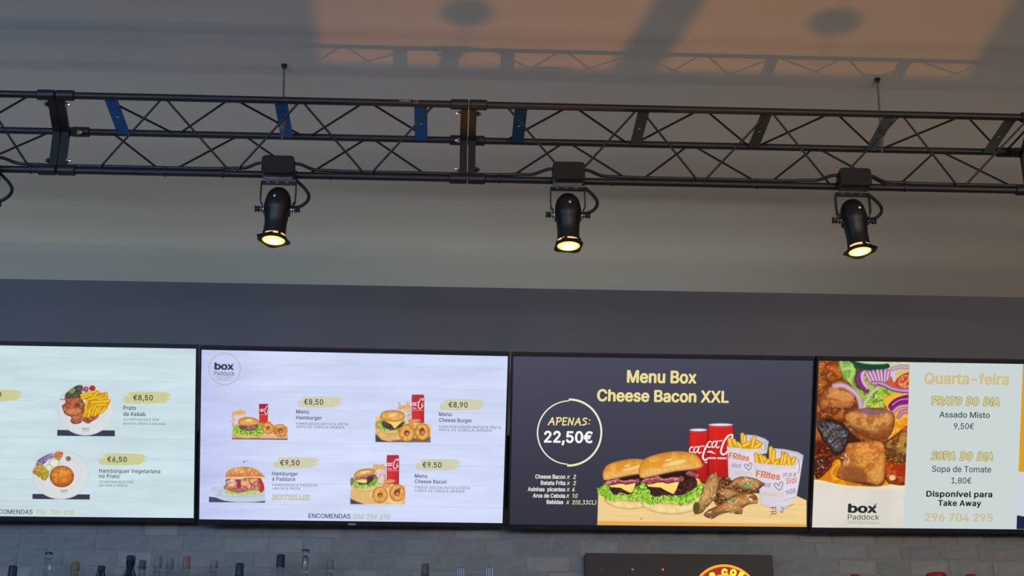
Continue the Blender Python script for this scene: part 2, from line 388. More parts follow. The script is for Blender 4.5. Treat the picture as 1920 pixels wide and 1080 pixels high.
# ------------------------------------------------------------------ spotlights
def smooth_path(pts, k=6):
    P = [Vector(p) for p in pts]; out = []
    for i in range(len(P)-1):
        p0, p1, p2, p3 = P[max(i-1, 0)], P[i], P[i+1], P[min(i+2, len(P)-1)]
        for j in range(k):
            t = j/k
            out.append(.5*((2*p1)+(p2-p0)*t+(2*p0-5*p1+4*p2-p3)*t*t+(3*p1-p0-3*p2+p3)*t**3))
    out.append(P[-1]); return out
def make_spot(X, lean, twist, label, cable_dx=.0, wire=False):
    t = empty('spotlight', label, 'spotlight', (X, BY, BZ-.018), group='black spotlights under the truss')
    # origin: middle of the clamp plate just under the bottom chord
    mb = MB(); rx, z0, z1, r0 = .0395, -.001, .047, .009; prof = []
    for cx, cz, a0 in ((rx-r0, z1-r0, 0), (-rx+r0, z1-r0, 90), (-rx+r0, z0+r0, 180), (rx-r0, z0+r0, 270)):
        for k in range(6): a = math.radians(a0+18*k); prof.append((cx+r0*math.cos(a), cz+r0*math.sin(a)))
    n = len(prof); vs = []
    for yy, sc in ((-.0097, .97), (-.0115, 1), (-.047, 1), (-.049, .97)): vs += [(x*sc, yy, (z-.023)*sc+.023) for x, z in prof]
    mb.add(vs, [(k*n+i, k*n+(i+1) % n, (k+1)*n+(i+1) % n, (k+1)*n+i) for k in range(3) for i in range(n)]+[tuple(range(n)), tuple(3*n+i for i in range(n))[::-1]])
    bx = mb.build('junction_box', M['black2'], t)
    mb = MB(); mb.box(-.042, .042, -.014, .012, -.0045, -.0012); mb.box(-.010, .010, -.0125, .010, -.0012, .0092)
    for sx in (-.026, -.004, .020): mb.tube([(sx, -.009, -.0045), (sx, -.009, -.0070)], .004, 6)
    mb.build('mounting_plate', M['steel'] if not wire else M['dullsteel'], t, label='bare metal plate under the box')
    yk = MB()
    for sx in (-1, 1):
        pts = [(sx*.042, 0, -.003), (sx*.0425, 0, -.03), (sx*.042, 0, -.055), (sx*.037, 0, -.064), (sx*.037, 0, -.082)]
        for i in range(len(pts)-1):
            a, c = Vector(pts[i]), Vector(pts[i+1]); w = .008; th = .0012
            vs = [p+Vector((q*th, e*w, 0)) for p in (a, c) for q in (-1, 1) for e in (-1, 1)]
            yk.add(vs, [(0, 1, 3, 2), (4, 6, 7, 5), (0, 4, 5, 1), (2, 3, 7, 6), (0, 2, 6, 4), (1, 5, 7, 3)])
    yk.box(-.042, .042, -.008, .008, -.0065, -.0045); yk.build('yoke', M['black'], t)
    zp = -.075
    for sx in (-1, 1):
        mb = MB(); Rm = Matrix.Translation((sx*.040, 0, zp)) @ Matrix.Rotation(sx*PI/2, 4, 'Y')
        prof = [(.005, -.002), (.005, .002)]
        mb.lathe([(.005, 0), (.005, .003), (.0075, .003), (.0085, .005), (.0085, .0065), (.0055, .008), (.0055, .010), (.0085, .0115), (.0085, .0135), (.007, .0145)], 8, Rm)
        mb.build('knob', M['rubber'], t)
        mb = MB(); mb.tube([(sx*.026, 0, zp), (sx*.040, 0, zp)], .0032, 8); mb.build('pivot_pin', M['steel'], t)
    # the can: axis down, slight lean
    body = bpy.data.objects.new('lamp_can', None)
    A = Matrix.Translation((0, 0, zp)) @ Matrix.Rotation(lean, 4, 'Y') @ Matrix.Rotation(math.radians(-2), 4, 'X')
    mb = MB()
    prof = [(.0275, -.072), (.0275, -.070), (.0272, -.052), (.0272, -.030), (.0285, -.028), (.0285, -.010), (.0315, -.004), (.0325, .003), (.0322, .012), (.0312, .024), (.0285, .036), (.024, .045), (.017, .052), (.009, .0555), (.001, .0565)]
    mb.lathe(prof, 36, A, capb=False); 
    for sx in (-1, 1): mb.box(sx*.029-.003, sx*.029+.003, -.010, .010, -.014, .014, A)
    can = mb.build('lamp_can', M['black2'], t)
    # rear cap screw seen as a pale dot
    mb = MB(); mb.lathe([(.0036, 0), (.0036, .002), (.002, .0028)], 12, A @ Matrix.Translation((.001+twist*.012, -.0325, .020)) @ Matrix.Rotation(PI/2, 4, 'X')); mb.build('screw', M['steel'], can)
    # ventilation ring posts between can and lamp rim: lit gaps
    rg = MB(); A2 = A @ Matrix.Rotation(twist, 4, 'Z')
    for k in range(4):
        a = PI/4+.35+k*PI/2; c, s = math.cos(a), math.sin(a)
        rg.tube([A2 @ Vector((c*.0272, s*.0272, -.082)), A2 @ Vector((c*.0272, s*.0272, -.068))], .0042, 6)
    rg.lathe([(.029, -.084), (.032, -.084), (.032, -.079), (.029, -.079), (.029, -.084)], 36, A2, False, False)
    rg.build('retaining_ring', M['black2'], t)
    # square gel frame with clipped corners
    g = MB(); h = .0325; c_ = .009; NA = 32; outer = []; inner = []
    for k in range(NA):
        a = 2*PI*(k+.5)/NA; c, s2 = math.cos(a), math.sin(a); r = min(h/max(abs(c), abs(s2)), (2*h-c_)/(abs(c)+abs(s2))); outer.append((r*c, r*s2)); inner.append((.0288*c, .0288*s2))
    vs = []
    for z in (-.0865, -.084): vs += [A2 @ Vector((x, y, z)) for x, y in outer]+[A2 @ Vector((x, y, z)) for x, y in inner]
    fs = []
    for i in range(NA):
        j = (i+1) % NA; fs += [(i, NA+i, NA+j, j), (2*NA+i, 2*NA+j, 3*NA+j, 3*NA+i), (i, j, 2*NA+j, 2*NA+i), (NA+i, 3*NA+i, 3*NA+j, NA+j)]
    g.add(vs, fs); oc = [(h, h-c_), (h-c_, h), (-h+c_, h), (-h, h-c_), (-h, -h+c_), (-h+c_, -h), (h-c_, -h), (h, -h+c_)]
    for i in (1, 5):   # folded tabs of the frame
        x0_, y0_ = oc[i]; x1_, y1_ = oc[i+1]
        q = [(x0_, y0_, -.0865), (x1_, y1_, -.0865), (x1_*1.03, y1_*1.13, -.082), (x0_*1.03, y0_*1.13, -.082)]
        vs = [A2 @ Vector(p) for p in q]+[A2 @ (Vector(p)+Vector((0, 0, .0012))) for p in q]
        g.add(vs, [(0, 1, 2, 3), (7, 6, 5, 4), (0, 4, 5, 1), (1, 5, 6, 2), (2, 6, 7, 3), (3, 7, 4, 0)])
    g.build('gel_frame', M['black'], t)
    # reflector lamp: a domed front lens and its glowing back bowl
    mb = MB(); mb.lathe([(.004, .002-.003), (.012, -.0004-.002), (.02, .0018-.003), (.0275, .0045-.003), (.0262, .016), (.0262, .030)], 32, Matrix.Identity(4), True, False)
    ln = mb.build('reflector_lamp', M['lens'], t, label='glowing warm reflector lamp')
    ln.matrix_local = A2 @ Matrix.Translation((0, 0, -.0855+.0)) 
    # supply cable loop from box to can
    mb = MB(); mb.tube(smooth_path([(.030, .012, .020), (.046, .016, .006), (.063, .014, -.012), (.0735, .010, -.032), (.070, .006, -.050), (.056, .004, -.064), (.040, .004, -.068), (.028, .006, -.066)]), .0042, 10)
    mb.build('cable', M['rubber'], t)
    if wire:
        mb = MB(); pts = [(-.040+.014*math.cos(a)+(.006 if True else 0)-.004, -.004+.004*math.sin(a*2), -.066-.014*math.sin(a)) for a in [2*PI*i/18*.82+.6 for i in range(19)]]
        mb.tube(smooth_path(pts, 2), .0007, 6); mb.build('safety_wire', M['dullsteel'], t)
    return t
def xB(x): return px('B', x)
spots = []
for x, lean, tw, lab, wr in ((-32, 0.02, .1, 'black spotlight cut off by the left edge, only its cable loop showing', False),
                         (524, .045, -.55, 'lit black spotlight under the blue strap, leftmost of the three whole ones', False),
                         (1064, .0, .12, 'lit black spotlight right of the middle bolted truss joint', False),
                         (1596, -.075, .62, 'lit black spotlight leaning right, below the rod above the right-hand screen', True)):
    s_ = make_spot(xB(x), lean, tw, lab, wire=wr or x < 0); spots.append(s_)
    l = bpy.data.lights.new('spot_beam', 'SPOT'); l.energy = 14; l.color = (1.0, .72, .42); l.spot_size = math.radians(46); l.spot_blend = .6; l.shadow_soft_size = .02
    o = bpy.data.objects.new('spot_beam', l); COL.objects.link(o); o.parent = s_; o.location = (0, 0, -.19)

# supply cables running along the bottom chord from one junction box to the next, tied down in places
def cable(xa, xb, label, ties):
    t = empty('power_cable', label, 'cable', (xa, BY, BZ+RC), group='power cables along the bottom truss tube')
    L = xb-xa; e = .085; h = .010; pts = []
    if xa > spots[0].location.x+.01 or True:
        pts += [(.039, -.026, h), (.055, -.020, h), (.085, -.004, h*.55), (.125, 0, .006), (.17, 0, .0045)]
    k = max(2, int((L-.34)/.12))
    pts += [(.17+(L-.34)*i/k, 0, .0045) for i in range(1, k)]
    pts += [(L-.17, 0, .0045), (L-.12, 0, .007), (L-.085, -.004, h*.6), (L-.055, -.020, h*1.05), (L-.039, -.026, h)]
    mb = MB(); mb.tube(smooth_path(pts, 4), .0042, 8); mb.build('sheath', M['rubber'], t)
    for q in ties:
        mb = MB(); cx_ = xB(q)-xa
        for i in range(16):
            a0 = 2*PI*i/16; a1 = 2*PI*(i+1)/16; R_ = .0098
            vs = [(cx_+sx*.0016, rr*math.sin(a), -RC+.0015+rr*1.12*math.cos(a)) for a in (a0, a1) for sx in (-1, 1) for rr in (R_, R_+.0012)]
            mb.add(vs, [(0, 1, 3, 2), (4, 6, 7, 5), (0, 4, 5, 1), (2, 3, 7, 6), (0, 2, 6, 4), (1, 5, 7, 3)])
        mb.box(cx_-.0025, cx_+.0025, -.003, .003, .003, .0075); mb.build('cable_tie', M['black2'], t)
cable(spots[0].location.x, spots[1].location.x, 'black power cable from the left edge to the leftmost whole spotlight', (58, 310, 418))
cable(spots[1].location.x, spots[2].location.x, 'black power cable between the leftmost whole and the middle spotlight', (620, 936))
cable(spots[2].location.x, spots[3].location.x, 'black power cable between the middle and the rightmost spotlight', (1148, 1420))
cable(spots[3].location.x, spots[3].location.x+.72, 'black power cable running right from the rightmost spotlight', (1696,))

# ------------------------------------------------------------------ printed and displayed flat pictures
def _hash(ix, iy, seed):
    n = (ix.astype(np.int64)*374761393+iy.astype(np.int64)*668265263+seed*974711) & 0xffffffff
    n = (n ^ (n >> 13))*1274126177 & 0xffffffff
    return ((n ^ (n >> 16)) & 0xffff)/65535.0
def vnoise(x, y, seed=0):
    ix = np.floor(x); iy = np.floor(y); fx = x-ix; fy = y-iy; fx = fx*fx*(3-2*fx); fy = fy*fy*(3-2*fy)
    a = _hash(ix, iy, seed); b_ = _hash(ix+1, iy, seed); c = _hash(ix, iy+1, seed); d = _hash(ix+1, iy+1, seed)
    return (a*(1-fx)+b_*fx)*(1-fy)+(c*(1-fx)+d*fx)*fy
def fbm(x, y, seed=0, o=3):
    v = 0; s = 0; a = 1.0
    for k in range(o): v = v+a*vnoise(x*2**k, y*2**k, seed+k*17); s += a; a *= .55
    return v/s
def spline(pts, k=6, closed=True):
    P = np.array(pts, float); n = len(P); out = []
    rng = range(n) if closed else range(n-1)
    for i in rng:
        if closed: p0, p1, p2, p3 = P[i-1], P[i], P[(i+1) % n], P[(i+2) % n]
        else: p0, p1, p2, p3 = P[max(i-1, 0)], P[i], P[i+1], P[min(i+2, n-1)]
        for j in range(k):
            t = j/k; out.append(.5*((2*p1)+(p2-p0)*t+(2*p0-5*p1+4*p2-p3)*t*t+(3*p1-p0-3*p2+p3)*t**3))
    if not closed: out.append(P[-1])
    return np.array(out)
def segdist(X, Y, P, closed):
    d = np.full(X.shape, 1e9); n = len(P)
    for i in range(n if closed else n-1):
        a = P[i]; b_ = P[(i+1) % n]; ab = b_-a; L = ab@ab+1e-12
        t = np.clip(((X-a[0])*ab[0]+(Y-a[1])*ab[1])/L, 0, 1)
        d = np.minimum(d, (X-a[0]-t*ab[0])**2+(Y-a[1]-t*ab[1])**2)
    return np.sqrt(d)
def inside(X, Y, P):
    r = np.zeros(X.shape, bool); n = len(P)
    for i in range(n):
        a = P[i]; b_ = P[i-1]
        if a[1] == b_[1]: continue
        r ^= ((a[1] > Y) != (b_[1] > Y)) & (X < (b_[0]-a[0])*(Y-a[1])/(b_[1]-a[1])+a[0])
    return r

class Screen:
    W, H = 0.941, 0.529
    def __init__(s, X, Y, Z, tilt, yaw, roll, label):
        ex = Vector((math.cos(yaw)*math.cos(roll), math.sin(yaw)*math.cos(roll), math.sin(roll)))
        uz = Vector((0, -math.sin(tilt), math.cos(tilt))); uz = (uz-ex*uz.dot(ex)).normalized()
        ny = uz.cross(ex)                       # into the wall
        s.o = Vector((X, Y, Z+CAMZ)); s.ex, s.uz, s.ny = ex, uz, ny
        t = bpy.data.objects.new('menu_screen', None); COL.objects.link(t)
        mm = Matrix.Identity(4)
        for i in range(3): mm[i][0], mm[i][1], mm[i][2], mm[i][3] = ex[i], ny[i], uz[i], s.o[i]
        t.matrix_world = mm; tag(t, label, 'menu screen', 'menu screens in a row over the bar'); s.t = t
        W, H = s.W, s.H; bs_, bt, bb = (.0055 if X < 0 else .0048), .011, .014
        mb = MB(); mb.box(-W/2-bs_, W/2+bs_, .003, .030, -bb, H+bt); mb.box(-W*.32, W*.32, .030, .055, H*.1, H*.62); mb.build('housing', M['housing'], t, smooth=False)
        mb = MB()
        mb.box(-W/2-bs_, W/2+bs_, -.003, .003, H, H+bt); mb.box(-W/2-bs_, W/2+bs_, -.003, .003, -bb, 0)
        mb.box(-W/2-bs_, -W/2, -.003, .003, 0, H); mb.box(W/2, W/2+bs_, -.003, .003, 0, H); mb.build('bezel', M['bezel'], t, smooth=False)
        mb = MB(); mb.box(-.012, .012, -.0045, -.003, -.012, -.006); mb.build('badge', M['badge'] if X < 0.3 and X > -.6 else M['housing'], t, smooth=False)
        # tilting bracket that carries it on the wall
        mb = MB()
        for sx in (-.12, .12):
            back = (WALLY-.012-Y)
            inv = mm.inverted()
            p0 = Vector((sx, .05, H*.45)); pw = inv @ Vector(((mm @ p0).x, WALLY-.013, (mm @ p0).z)); mb.tube([p0, pw], .009, 8)
            p1 = Vector((sx, .05, H*.15)); pw1 = inv @ Vector(((mm @ p1).x, WALLY-.013, (mm @ p1).z)); mb.tube([p1, pw1], .009, 8)
        mb.build('wall_bracket', M['housing'], t)
        s.k = 0
    def uv(s, x, y):                          # place of a photograph point on the screen's own plane
        d = ray(x, y); d = Vector(d); c = Vector((0, 0, CAMZ)); k = (s.o-c).dot(s.ny)/d.dot(s.ny); p = c+d*k-s.o
        return p.dot(s.ex), p.dot(s.uz)
    def photo(s, U, V):                       # inverse, for arrays
        P = np.array(s.o-Vector((0, 0, CAMZ)))[:, None]+np.array(s.ex)[:, None]*U.ravel()+np.array(s.uz)[:, None]*V.ravel()
        d = Fw@P; return (960+FPX*(Rt@P)/d).reshape(U.shape), (540-FPX*(Up@P)/d).reshape(U.shape)
    def mesh(s, name, vs, fs, cols, label=None):
        me = bpy.data.meshes.new(name)
        vs = np.asarray(vs, np.float32); cols = np.asarray(cols, float)
        if isinstance(fs, np.ndarray) and fs.shape[1] == 4:
            me.vertices.add(len(vs)); me.vertices.foreach_set('co', vs.ravel())
            me.loops.add(fs.size); me.loops.foreach_set('vertex_index', fs.ravel().astype(np.int32))
            me.polygons.add(len(fs)); me.polygons.foreach_set('loop_start', np.arange(0, fs.size, 4, dtype=np.int32))
            me.update(calc_edges=True)
        else: me.from_pydata([tuple(v) for v in vs], [], fs)
        at = me.color_attributes.new('Col', 'FLOAT_COLOR', 'POINT')
        c4 = np.ones((len(vs), 4), np.float32); c4[:, :3] = s2l(np.clip(cols, 0, 255)); at.data.foreach_set('color', c4.ravel())
        me.materials.append(M['screen'])
        o = bpy.data.objects.new(name, me); COL.objects.link(o); o.parent = s.t
        if label: o['label'] = label
        return o
    def lay(s): s.k += 1; return -.0006-.00004*s.k

class Paint:                                  # a fine grid of coloured vertices on the screen, authored in photograph units
    def __init__(s, scr, x0, y0, x1, y1, step, bg, clip=None):
        s.scr = scr; us = [scr.uv(x, y) for x, y in ((x0, y0), (x1, y0), (x1, y1), (x0, y1))]
        u0, u1 = min(u[0] for u in us), max(u[0] for u in us); v0, v1 = min(u[1] for u in us), max(u[1] for u in us)
        u0, u1 = max(u0, -scr.W/2), min(u1, scr.W/2); v0, v1 = max(v0, 0), min(v1, scr.H)
        ppm = 577/.941; n = max(2, int((u1-u0)*ppm/step)); m_ = max(2, int((v1-v0)*ppm/step))
        s.U, s.V = np.meshgrid(np.linspace(u0, u1, n), np.linspace(v0, v1, m_)); s.X, s.Y = scr.photo(s.U, s.V)
        s.C = np.empty(s.X.shape+(3,)); s.C[:] = bg; s.A = np.zeros(s.X.shape)
        s.tf = (0, 0, 1, 1); s.clip = None; s.step = step; s.sd = 1
    def T(s, p): ox, oy, kx, ky = s.tf; p = np.array(p, float); return np.stack([ox+p[..., 0]*kx, oy+p[..., 1]*ky], -1)
    def _sub(s, P, m_):
        x0, y0 = P.min(0)-m_; x1, y1 = P.max(0)+m_; k = (s.X >= x0) & (s.X <= x1) & (s.Y >= y0) & (s.Y <= y1)
        if not k.any(): return None
        r = np.where(k.any(1))[0]; c = np.where(k.any(0))[0]; return slice(r[0], r[-1]+1), slice(c[0], c[-1]+1)
    def put(s, sl, a, col):
        if s.clip is not None:
            a = a*np.clip(.5+segdist(s.X[sl], s.Y[sl], s.clip, True)*np.where(inside(s.X[sl], s.Y[sl], s.clip), 1, -1)/.7, 0, 1)
        s.C[sl] = s.C[sl]*(1-a[..., None])+col*a[..., None]; s.A[sl] = np.maximum(s.A[sl], a)
    def shape(s, pts, col, rim=None, rw=2.0, g=(0, 0), col2=None, nf=.25, nt=.5, ns=.15, soft=.8, smooth=True, a=1.0, lum=.0, lf=.5):
        s.sd += 1
        P = s.T(pts); P = spline(P, 5) if smooth else P
        sl = s._sub(P, 1.5)
        if sl is None: return
        X, Y = s.X[sl], s.Y[sl]; ins = inside(X, Y, P); d = segdist(X, Y, P, True)*np.where(ins, 1, -1)
        al = np.clip(.5+d/soft, 0, 1)*a; c = np.empty(X.shape+(3,)); c[:] = col
        if col2 is not None:
            n = fbm(X*nf, Y*nf, s.sd*7); w = np.clip((n-nt)/ns+.5, 0, 1)[..., None]; c = c*(1-w)+np.array(col2)*w
        if rim is not None:
            w = np.exp(-np.clip(d, 0, None)/rw)[..., None]; c = c*(1-w)+np.array(rim)*w
        x0, y0 = P.min(0); x1, y1 = P.max(0)
        gg = 1+g[0]*(2*(X-x0)/(x1-x0+1e-6)-1)+g[1]*(2*(Y-y0)/(y1-y0+1e-6)-1)
        if lum: gg = gg+lum*(fbm(X*lf, Y*lf, s.sd*13+5)-.5)*2
        s.put(sl, al, c*gg[..., None])
    def ell(s, cx, cy, rx, ry, col, rot=0, **k):
        a = np.arange(14)*2*PI/14; x = rx*np.cos(a); y = ry*np.sin(a); c_, s_ = math.cos(rot), math.sin(rot)
        s.shape(np.stack([cx+x*c_-y*s_, cy+x*s_+y*c_], -1), col, **k)
    def line(s, pts, w, col, smooth=True, a=1.0, col2=None, closed=False, soft=.8):
        s.sd += 1
        P = s.T(pts); P = spline(P, 5, closed) if smooth and len(P) > 2 else P
        sl = s._sub(P, w+1)
        if sl is None: return
        X, Y = s.X[sl], s.Y[sl]; d = w/2-segdist(X, Y, P, closed); al = np.clip(.5+d/soft, 0, 1)*a
        c = np.empty(X.shape+(3,)); c[:] = col
        if col2 is not None: e = np.clip(d/(w/2), 0, 1)[..., None]; c = np.array(col2)*(1-e)+c*e
        s.put(sl, al, c)
    def scatter(s, poly, n, ln, w, cols, ang=(0, PI), curve=.3, a=.9, seed=1):
        r = random.Random(seed); P = s.T(poly); P = spline(P, 4); x0, y0 = P.min(0); x1, y1 = P.max(0); tf = s.tf; s.tf = (0, 0, 1, 1); k = 0; tries = 0
        while k < n and tries < n*20:
            tries += 1; x = r.uniform(x0, x1); y = r.uniform(y0, y1)
            if not inside(np.array([x]), np.array([y]), P)[0]: continue
            t = r.uniform(*ang); L = ln*r.uniform(.5, 1.2); dx, dy = math.cos(t)*L/2, math.sin(t)*L/2; cv = r.uniform(-curve, curve)
            s.line([(x-dx, y-dy), (x-dy*cv, y+dx*cv), (x+dx, y+dy)], w*r.uniform(.7, 1.3), r.choice(cols), a=a); k += 1
        s.tf = tf
    def done(s, name, label=None, whole=False):
        m_, n = s.U.shape; z = s.scr.lay(); vs = np.stack([s.U.ravel(), np.full(s.U.size, z), s.V.ravel()], -1)
        idx = np.arange(m_*n).reshape(m_, n); f = np.stack([idx[:-1, :-1], idx[:-1, 1:], idx[1:, 1:], idx[1:, :-1]], -1).reshape(-1, 4)
        if not whole:
            A = s.A.ravel(); f = f[A[f].max(1) > .02]; used = np.zeros(m_*n, bool); used[f.ravel()] = True; re = np.cumsum(used)-1
            vs = vs[used]; col = s.C.reshape(-1, 3)[used]; f = re[f]
        else: col = s.C.reshape(-1, 3)
        return s.scr.mesh(name, vs, f, col, label)

# lettering -----------------------------------------------------------
FONT = None
try:
    fp = os.path.join(bpy.utils.system_resource('DATAFILES'), 'fonts', 'Inter.woff2')
    FONT = bpy.data.fonts.load(fp)
except Exception: FONT = None
_tc = {}; _gl = {}
def _curve(body, res):
    cu = bpy.data.curves.new('t', 'FONT'); cu.body = body; cu.size = 1; cu.resolution_u = res; cu.fill_mode = 'NONE'
    if FONT: cu.font = FONT
    ob = bpy.data.objects.new('t', cu); COL.objects.link(ob); ev = ob.evaluated_get(bpy.context.evaluated_depsgraph_get()); me = ev.to_mesh()
    v = np.array([tuple(p.co) for p in me.vertices]).reshape(-1, 3)[:, :2]; e = [tuple(q.vertices) for q in me.edges]
    ev.to_mesh_clear(); bpy.data.objects.remove(ob); bpy.data.curves.remove(cu); return v, e
def glyph(ch):          # one letter: its outline, filled by a constrained triangulation
    if ch not in _gl:
        adv = _curve('H'+ch+'H', 2)[0][:, 0].max()-_HH
        if ch == ' ': _gl[ch] = (adv, np.zeros((0, 2)), [])
        else:
            v, e = _curve(ch, 4)
            ov, oe, of = delaunay_2d_cdt([Vector(q) for q in v], e, [], 0, 1e-5)[:3]
            nxt = {}
            for i, j in e: nxt.setdefault(i, []).append(j); nxt.setdefault(j, []).append(i)
            loops = []; seen = set()
            for i0 in nxt:
                if i0 in seen: continue
                lp = [i0]; seen.add(i0); cur = i0
                while True:
                    n_ = [q for q in sorted(nxt[cur], key=lambda q: (q-cur) % len(v)) if q not in seen]
                    if not n_: break
                    cur = n_[0]; seen.add(cur); lp.append(cur)
                # keep the direction the outline was drawn in, so holes wind the other way
                if len(lp) > 2 and (lp[1]-lp[0]) % len(v) != 1: lp = [lp[0]]+lp[1:][::-1]
                loops.append(v[lp])
            keep = []
            for t_ in of:
                c = sum((ov[q] for q in t_), Vector((0, 0)))/len(t_); wn = 0
                for L_ in loops:
                    x0, y0 = L_[:, 0], L_[:, 1]; x1, y1 = np.roll(x0, -1), np.roll(y0, -1); cr = (x1-x0)*(c[1]-y0)-(c[0]-x0)*(y1-y0)
                    wn += int(((y0 <= c[1]) & (y1 > c[1]) & (cr > 0)).sum())-int(((y0 > c[1]) & (y1 <= c[1]) & (cr < 0)).sum())
                if wn != 0: keep.append(tuple(t_))
            _gl[ch] = (adv, np.array([tuple(q) for q in ov]), keep)
    return _gl[ch]
_HH = _curve('HH', 2)[0][:, 0].max()
def text_geo(body, bold, shear=0, sp=1.0):
    key = (body, bold, shear, sp)
    if key not in _tc:
        x = 0; V = []; F = []; n = 0; sp2 = sp*(1+bold*.5)
        for ch in body:
            adv, gv, gf = glyph(ch)
            if len(gv): V.append(gv+np.array([x, 0])); F += [tuple(i+n for i in q) for q in gf]; n += len(gv)
            x += adv*sp2
        v = np.concatenate(V); v = np.stack([v[:, 0]+shear*v[:, 1], v[:, 1]], -1); f = F
        if bold:        # heavier weight: the outline swept round a small circle
            r = bold*1.35; sh = [(r*math.cos(2*PI*k/6), r*.8*math.sin(2*PI*k/6)) for k in range(6)]
            if bold > .018: sh.append((0, 0))
            v = np.concatenate([v+np.array(q) for q in sh]); f = [tuple(i+n*k for i in q) for k in range(len(sh)) for q in f]
        _tc[key] = (v, f)
    return _tc[key]
CAPH = text_geo('H', 0)[0][:, 1].max()
def txt(scr, body, x0, x1, yb, cap, col, bold=0.0, shear=0, sp=1.0, rot=0, name='lettering', warp=None):
    v, f = text_geo(body, bold, shear, sp)
    a, b_ = v[:, 0].min(), v[:, 0].max(); u0, v0 = scr.uv(x0, yb); u1, _ = scr.uv(x1, yb); _, vt = scr.uv(x0, yb-cap)
    kx = (u1-u0)/(b_-a); ky = (vt-v0)/CAPH
    X = (v[:, 0]-a)*kx; Y = v[:, 1]*ky
    if warp: X, Y = warp(X, Y)
    if rot: X, Y = X*math.cos(rot)-Y*math.sin(rot), X*math.sin(rot)+Y*math.cos(rot)
    vs = np.stack([u0+X, np.full(len(X), scr.lay()), v0+Y], -1)
    c = np.empty((len(X), 3)); c[:] = col
    return scr.mesh(name, vs, f, c)
MG = {  # marker-pen capitals: strokes on a unit box, width first
 'A': (.8, [[(0, 0), (.42, 1)], [(.42, 1), (.75, 0)], [(.12, .38), (.68, .42)]]), 'P': (.7, [[(.12, 0), (.16, 1)], [(.0, .95), (.5, 1), (.68, .78), (.5, .5), (.14, .45)]]),
 'E': (.62, [[(.1, 0), (.1, 1)], [(.1, 1), (.6, .98)], [(.1, .52), (.5, .54)], [(.1, 0), (.6, .04)]]), 'N': (.8, [[(.08, 0), (.12, 1), (.6, .05), (.7, 1)]]),
 'S': (.66, [[(.6, .92), (.25, .98), (.1, .75), (.5, .45), (.52, .15), (.05, .04)]]), ':': (.3, [[(.15, .72), (.17, .76)], [(.12, .2), (.14, .24)]]),
 'R': (.75, [[(.12, 0), (.14, 1)], [(0, .96), (.5, .98), (.62, .75), (.45, .52), (.14, .48)], [(.25, .48), (.7, 0)]]), 'T': (.66, [[(0, .95), (.66, 1)], [(.34, .96), (.28, 0)]]),
 'O': (.78, [[(.4, .98), (.12, .75), (.08, .25), (.38, .02), (.66, .3), (.66, .75), (.4, .98)]]), 'D': (.76, [[(.12, 0), (.12, 1), (.55, .85), (.68, .45), (.45, .08), (.05, 0)]]),
 'I': (.34, [[(.2, 0), (.2, 1)]]), 'B': (.7, [[(.12, 0), (.14, 1), (.55, .85), (.5, .6), (.16, .52), (.6, .4), (.58, .12), (.1, 0)]]), 'L': (.6, [[(.12, 1), (.12, .02), (.58, .04)]]),
 'C': (.66, [[(.62, .82), (.35, .98), (.1, .6), (.15, .15), (.4, .02), (.62, .14)]]), 'X': (.66, [[(.05, .7), (.55, 0)], [(.5, .75), (0, .0)]]),
 'x': (.6, [[(.05, .8), (.5, .05)], [(.5, .8), (0, .05)]]), '(': (.36, [[(.3, 1.08), (.1, .5), (.25, -.08)]]), ')': (.36, [[(.08, 1.08), (.28, .5), (.1, -.08)]]), ',': (.26, [[(.16, .1), (.06, -.16)]]),
 '0': (.7, [[(.35, .98), (.1, .6), (.15, .12), (.4, .02), (.6, .4), (.55, .85), (.35, .98)]]), '1': (.4, [[(.05, .75), (.22, 1), (.2, 0)]]), '2': (.66, [[(.08, .8), (.35, .98), (.55, .75), (.1, .05), (.6, .06)]]),
 '3': (.62, [[(.08, .95), (.52, .92), (.3, .56), (.55, .3), (.35, .02), (.05, .08)]]), '4': (.7, [[(.45, 0), (.48, 1), (.08, .38), (.66, .4)]]), '5': (.66, [[(.58, .98), (.16, .96), (.12, .58), (.52, .5), (.52, .14), (.08, .03)]]),
 '6': (.66, [[(.5, .98), (.16, .6), (.12, .15), (.42, .02), (.55, .3), (.38, .5), (.14, .36)]]), '7': (.62, [[(.05, .94), (.56, .98), (.2, 0)]]), '9': (.66, [[(.55, .75), (.3, .98), (.1, .75), (.3, .5), (.55, .7), (.5, .02)]]), ' ': (.5, [])}
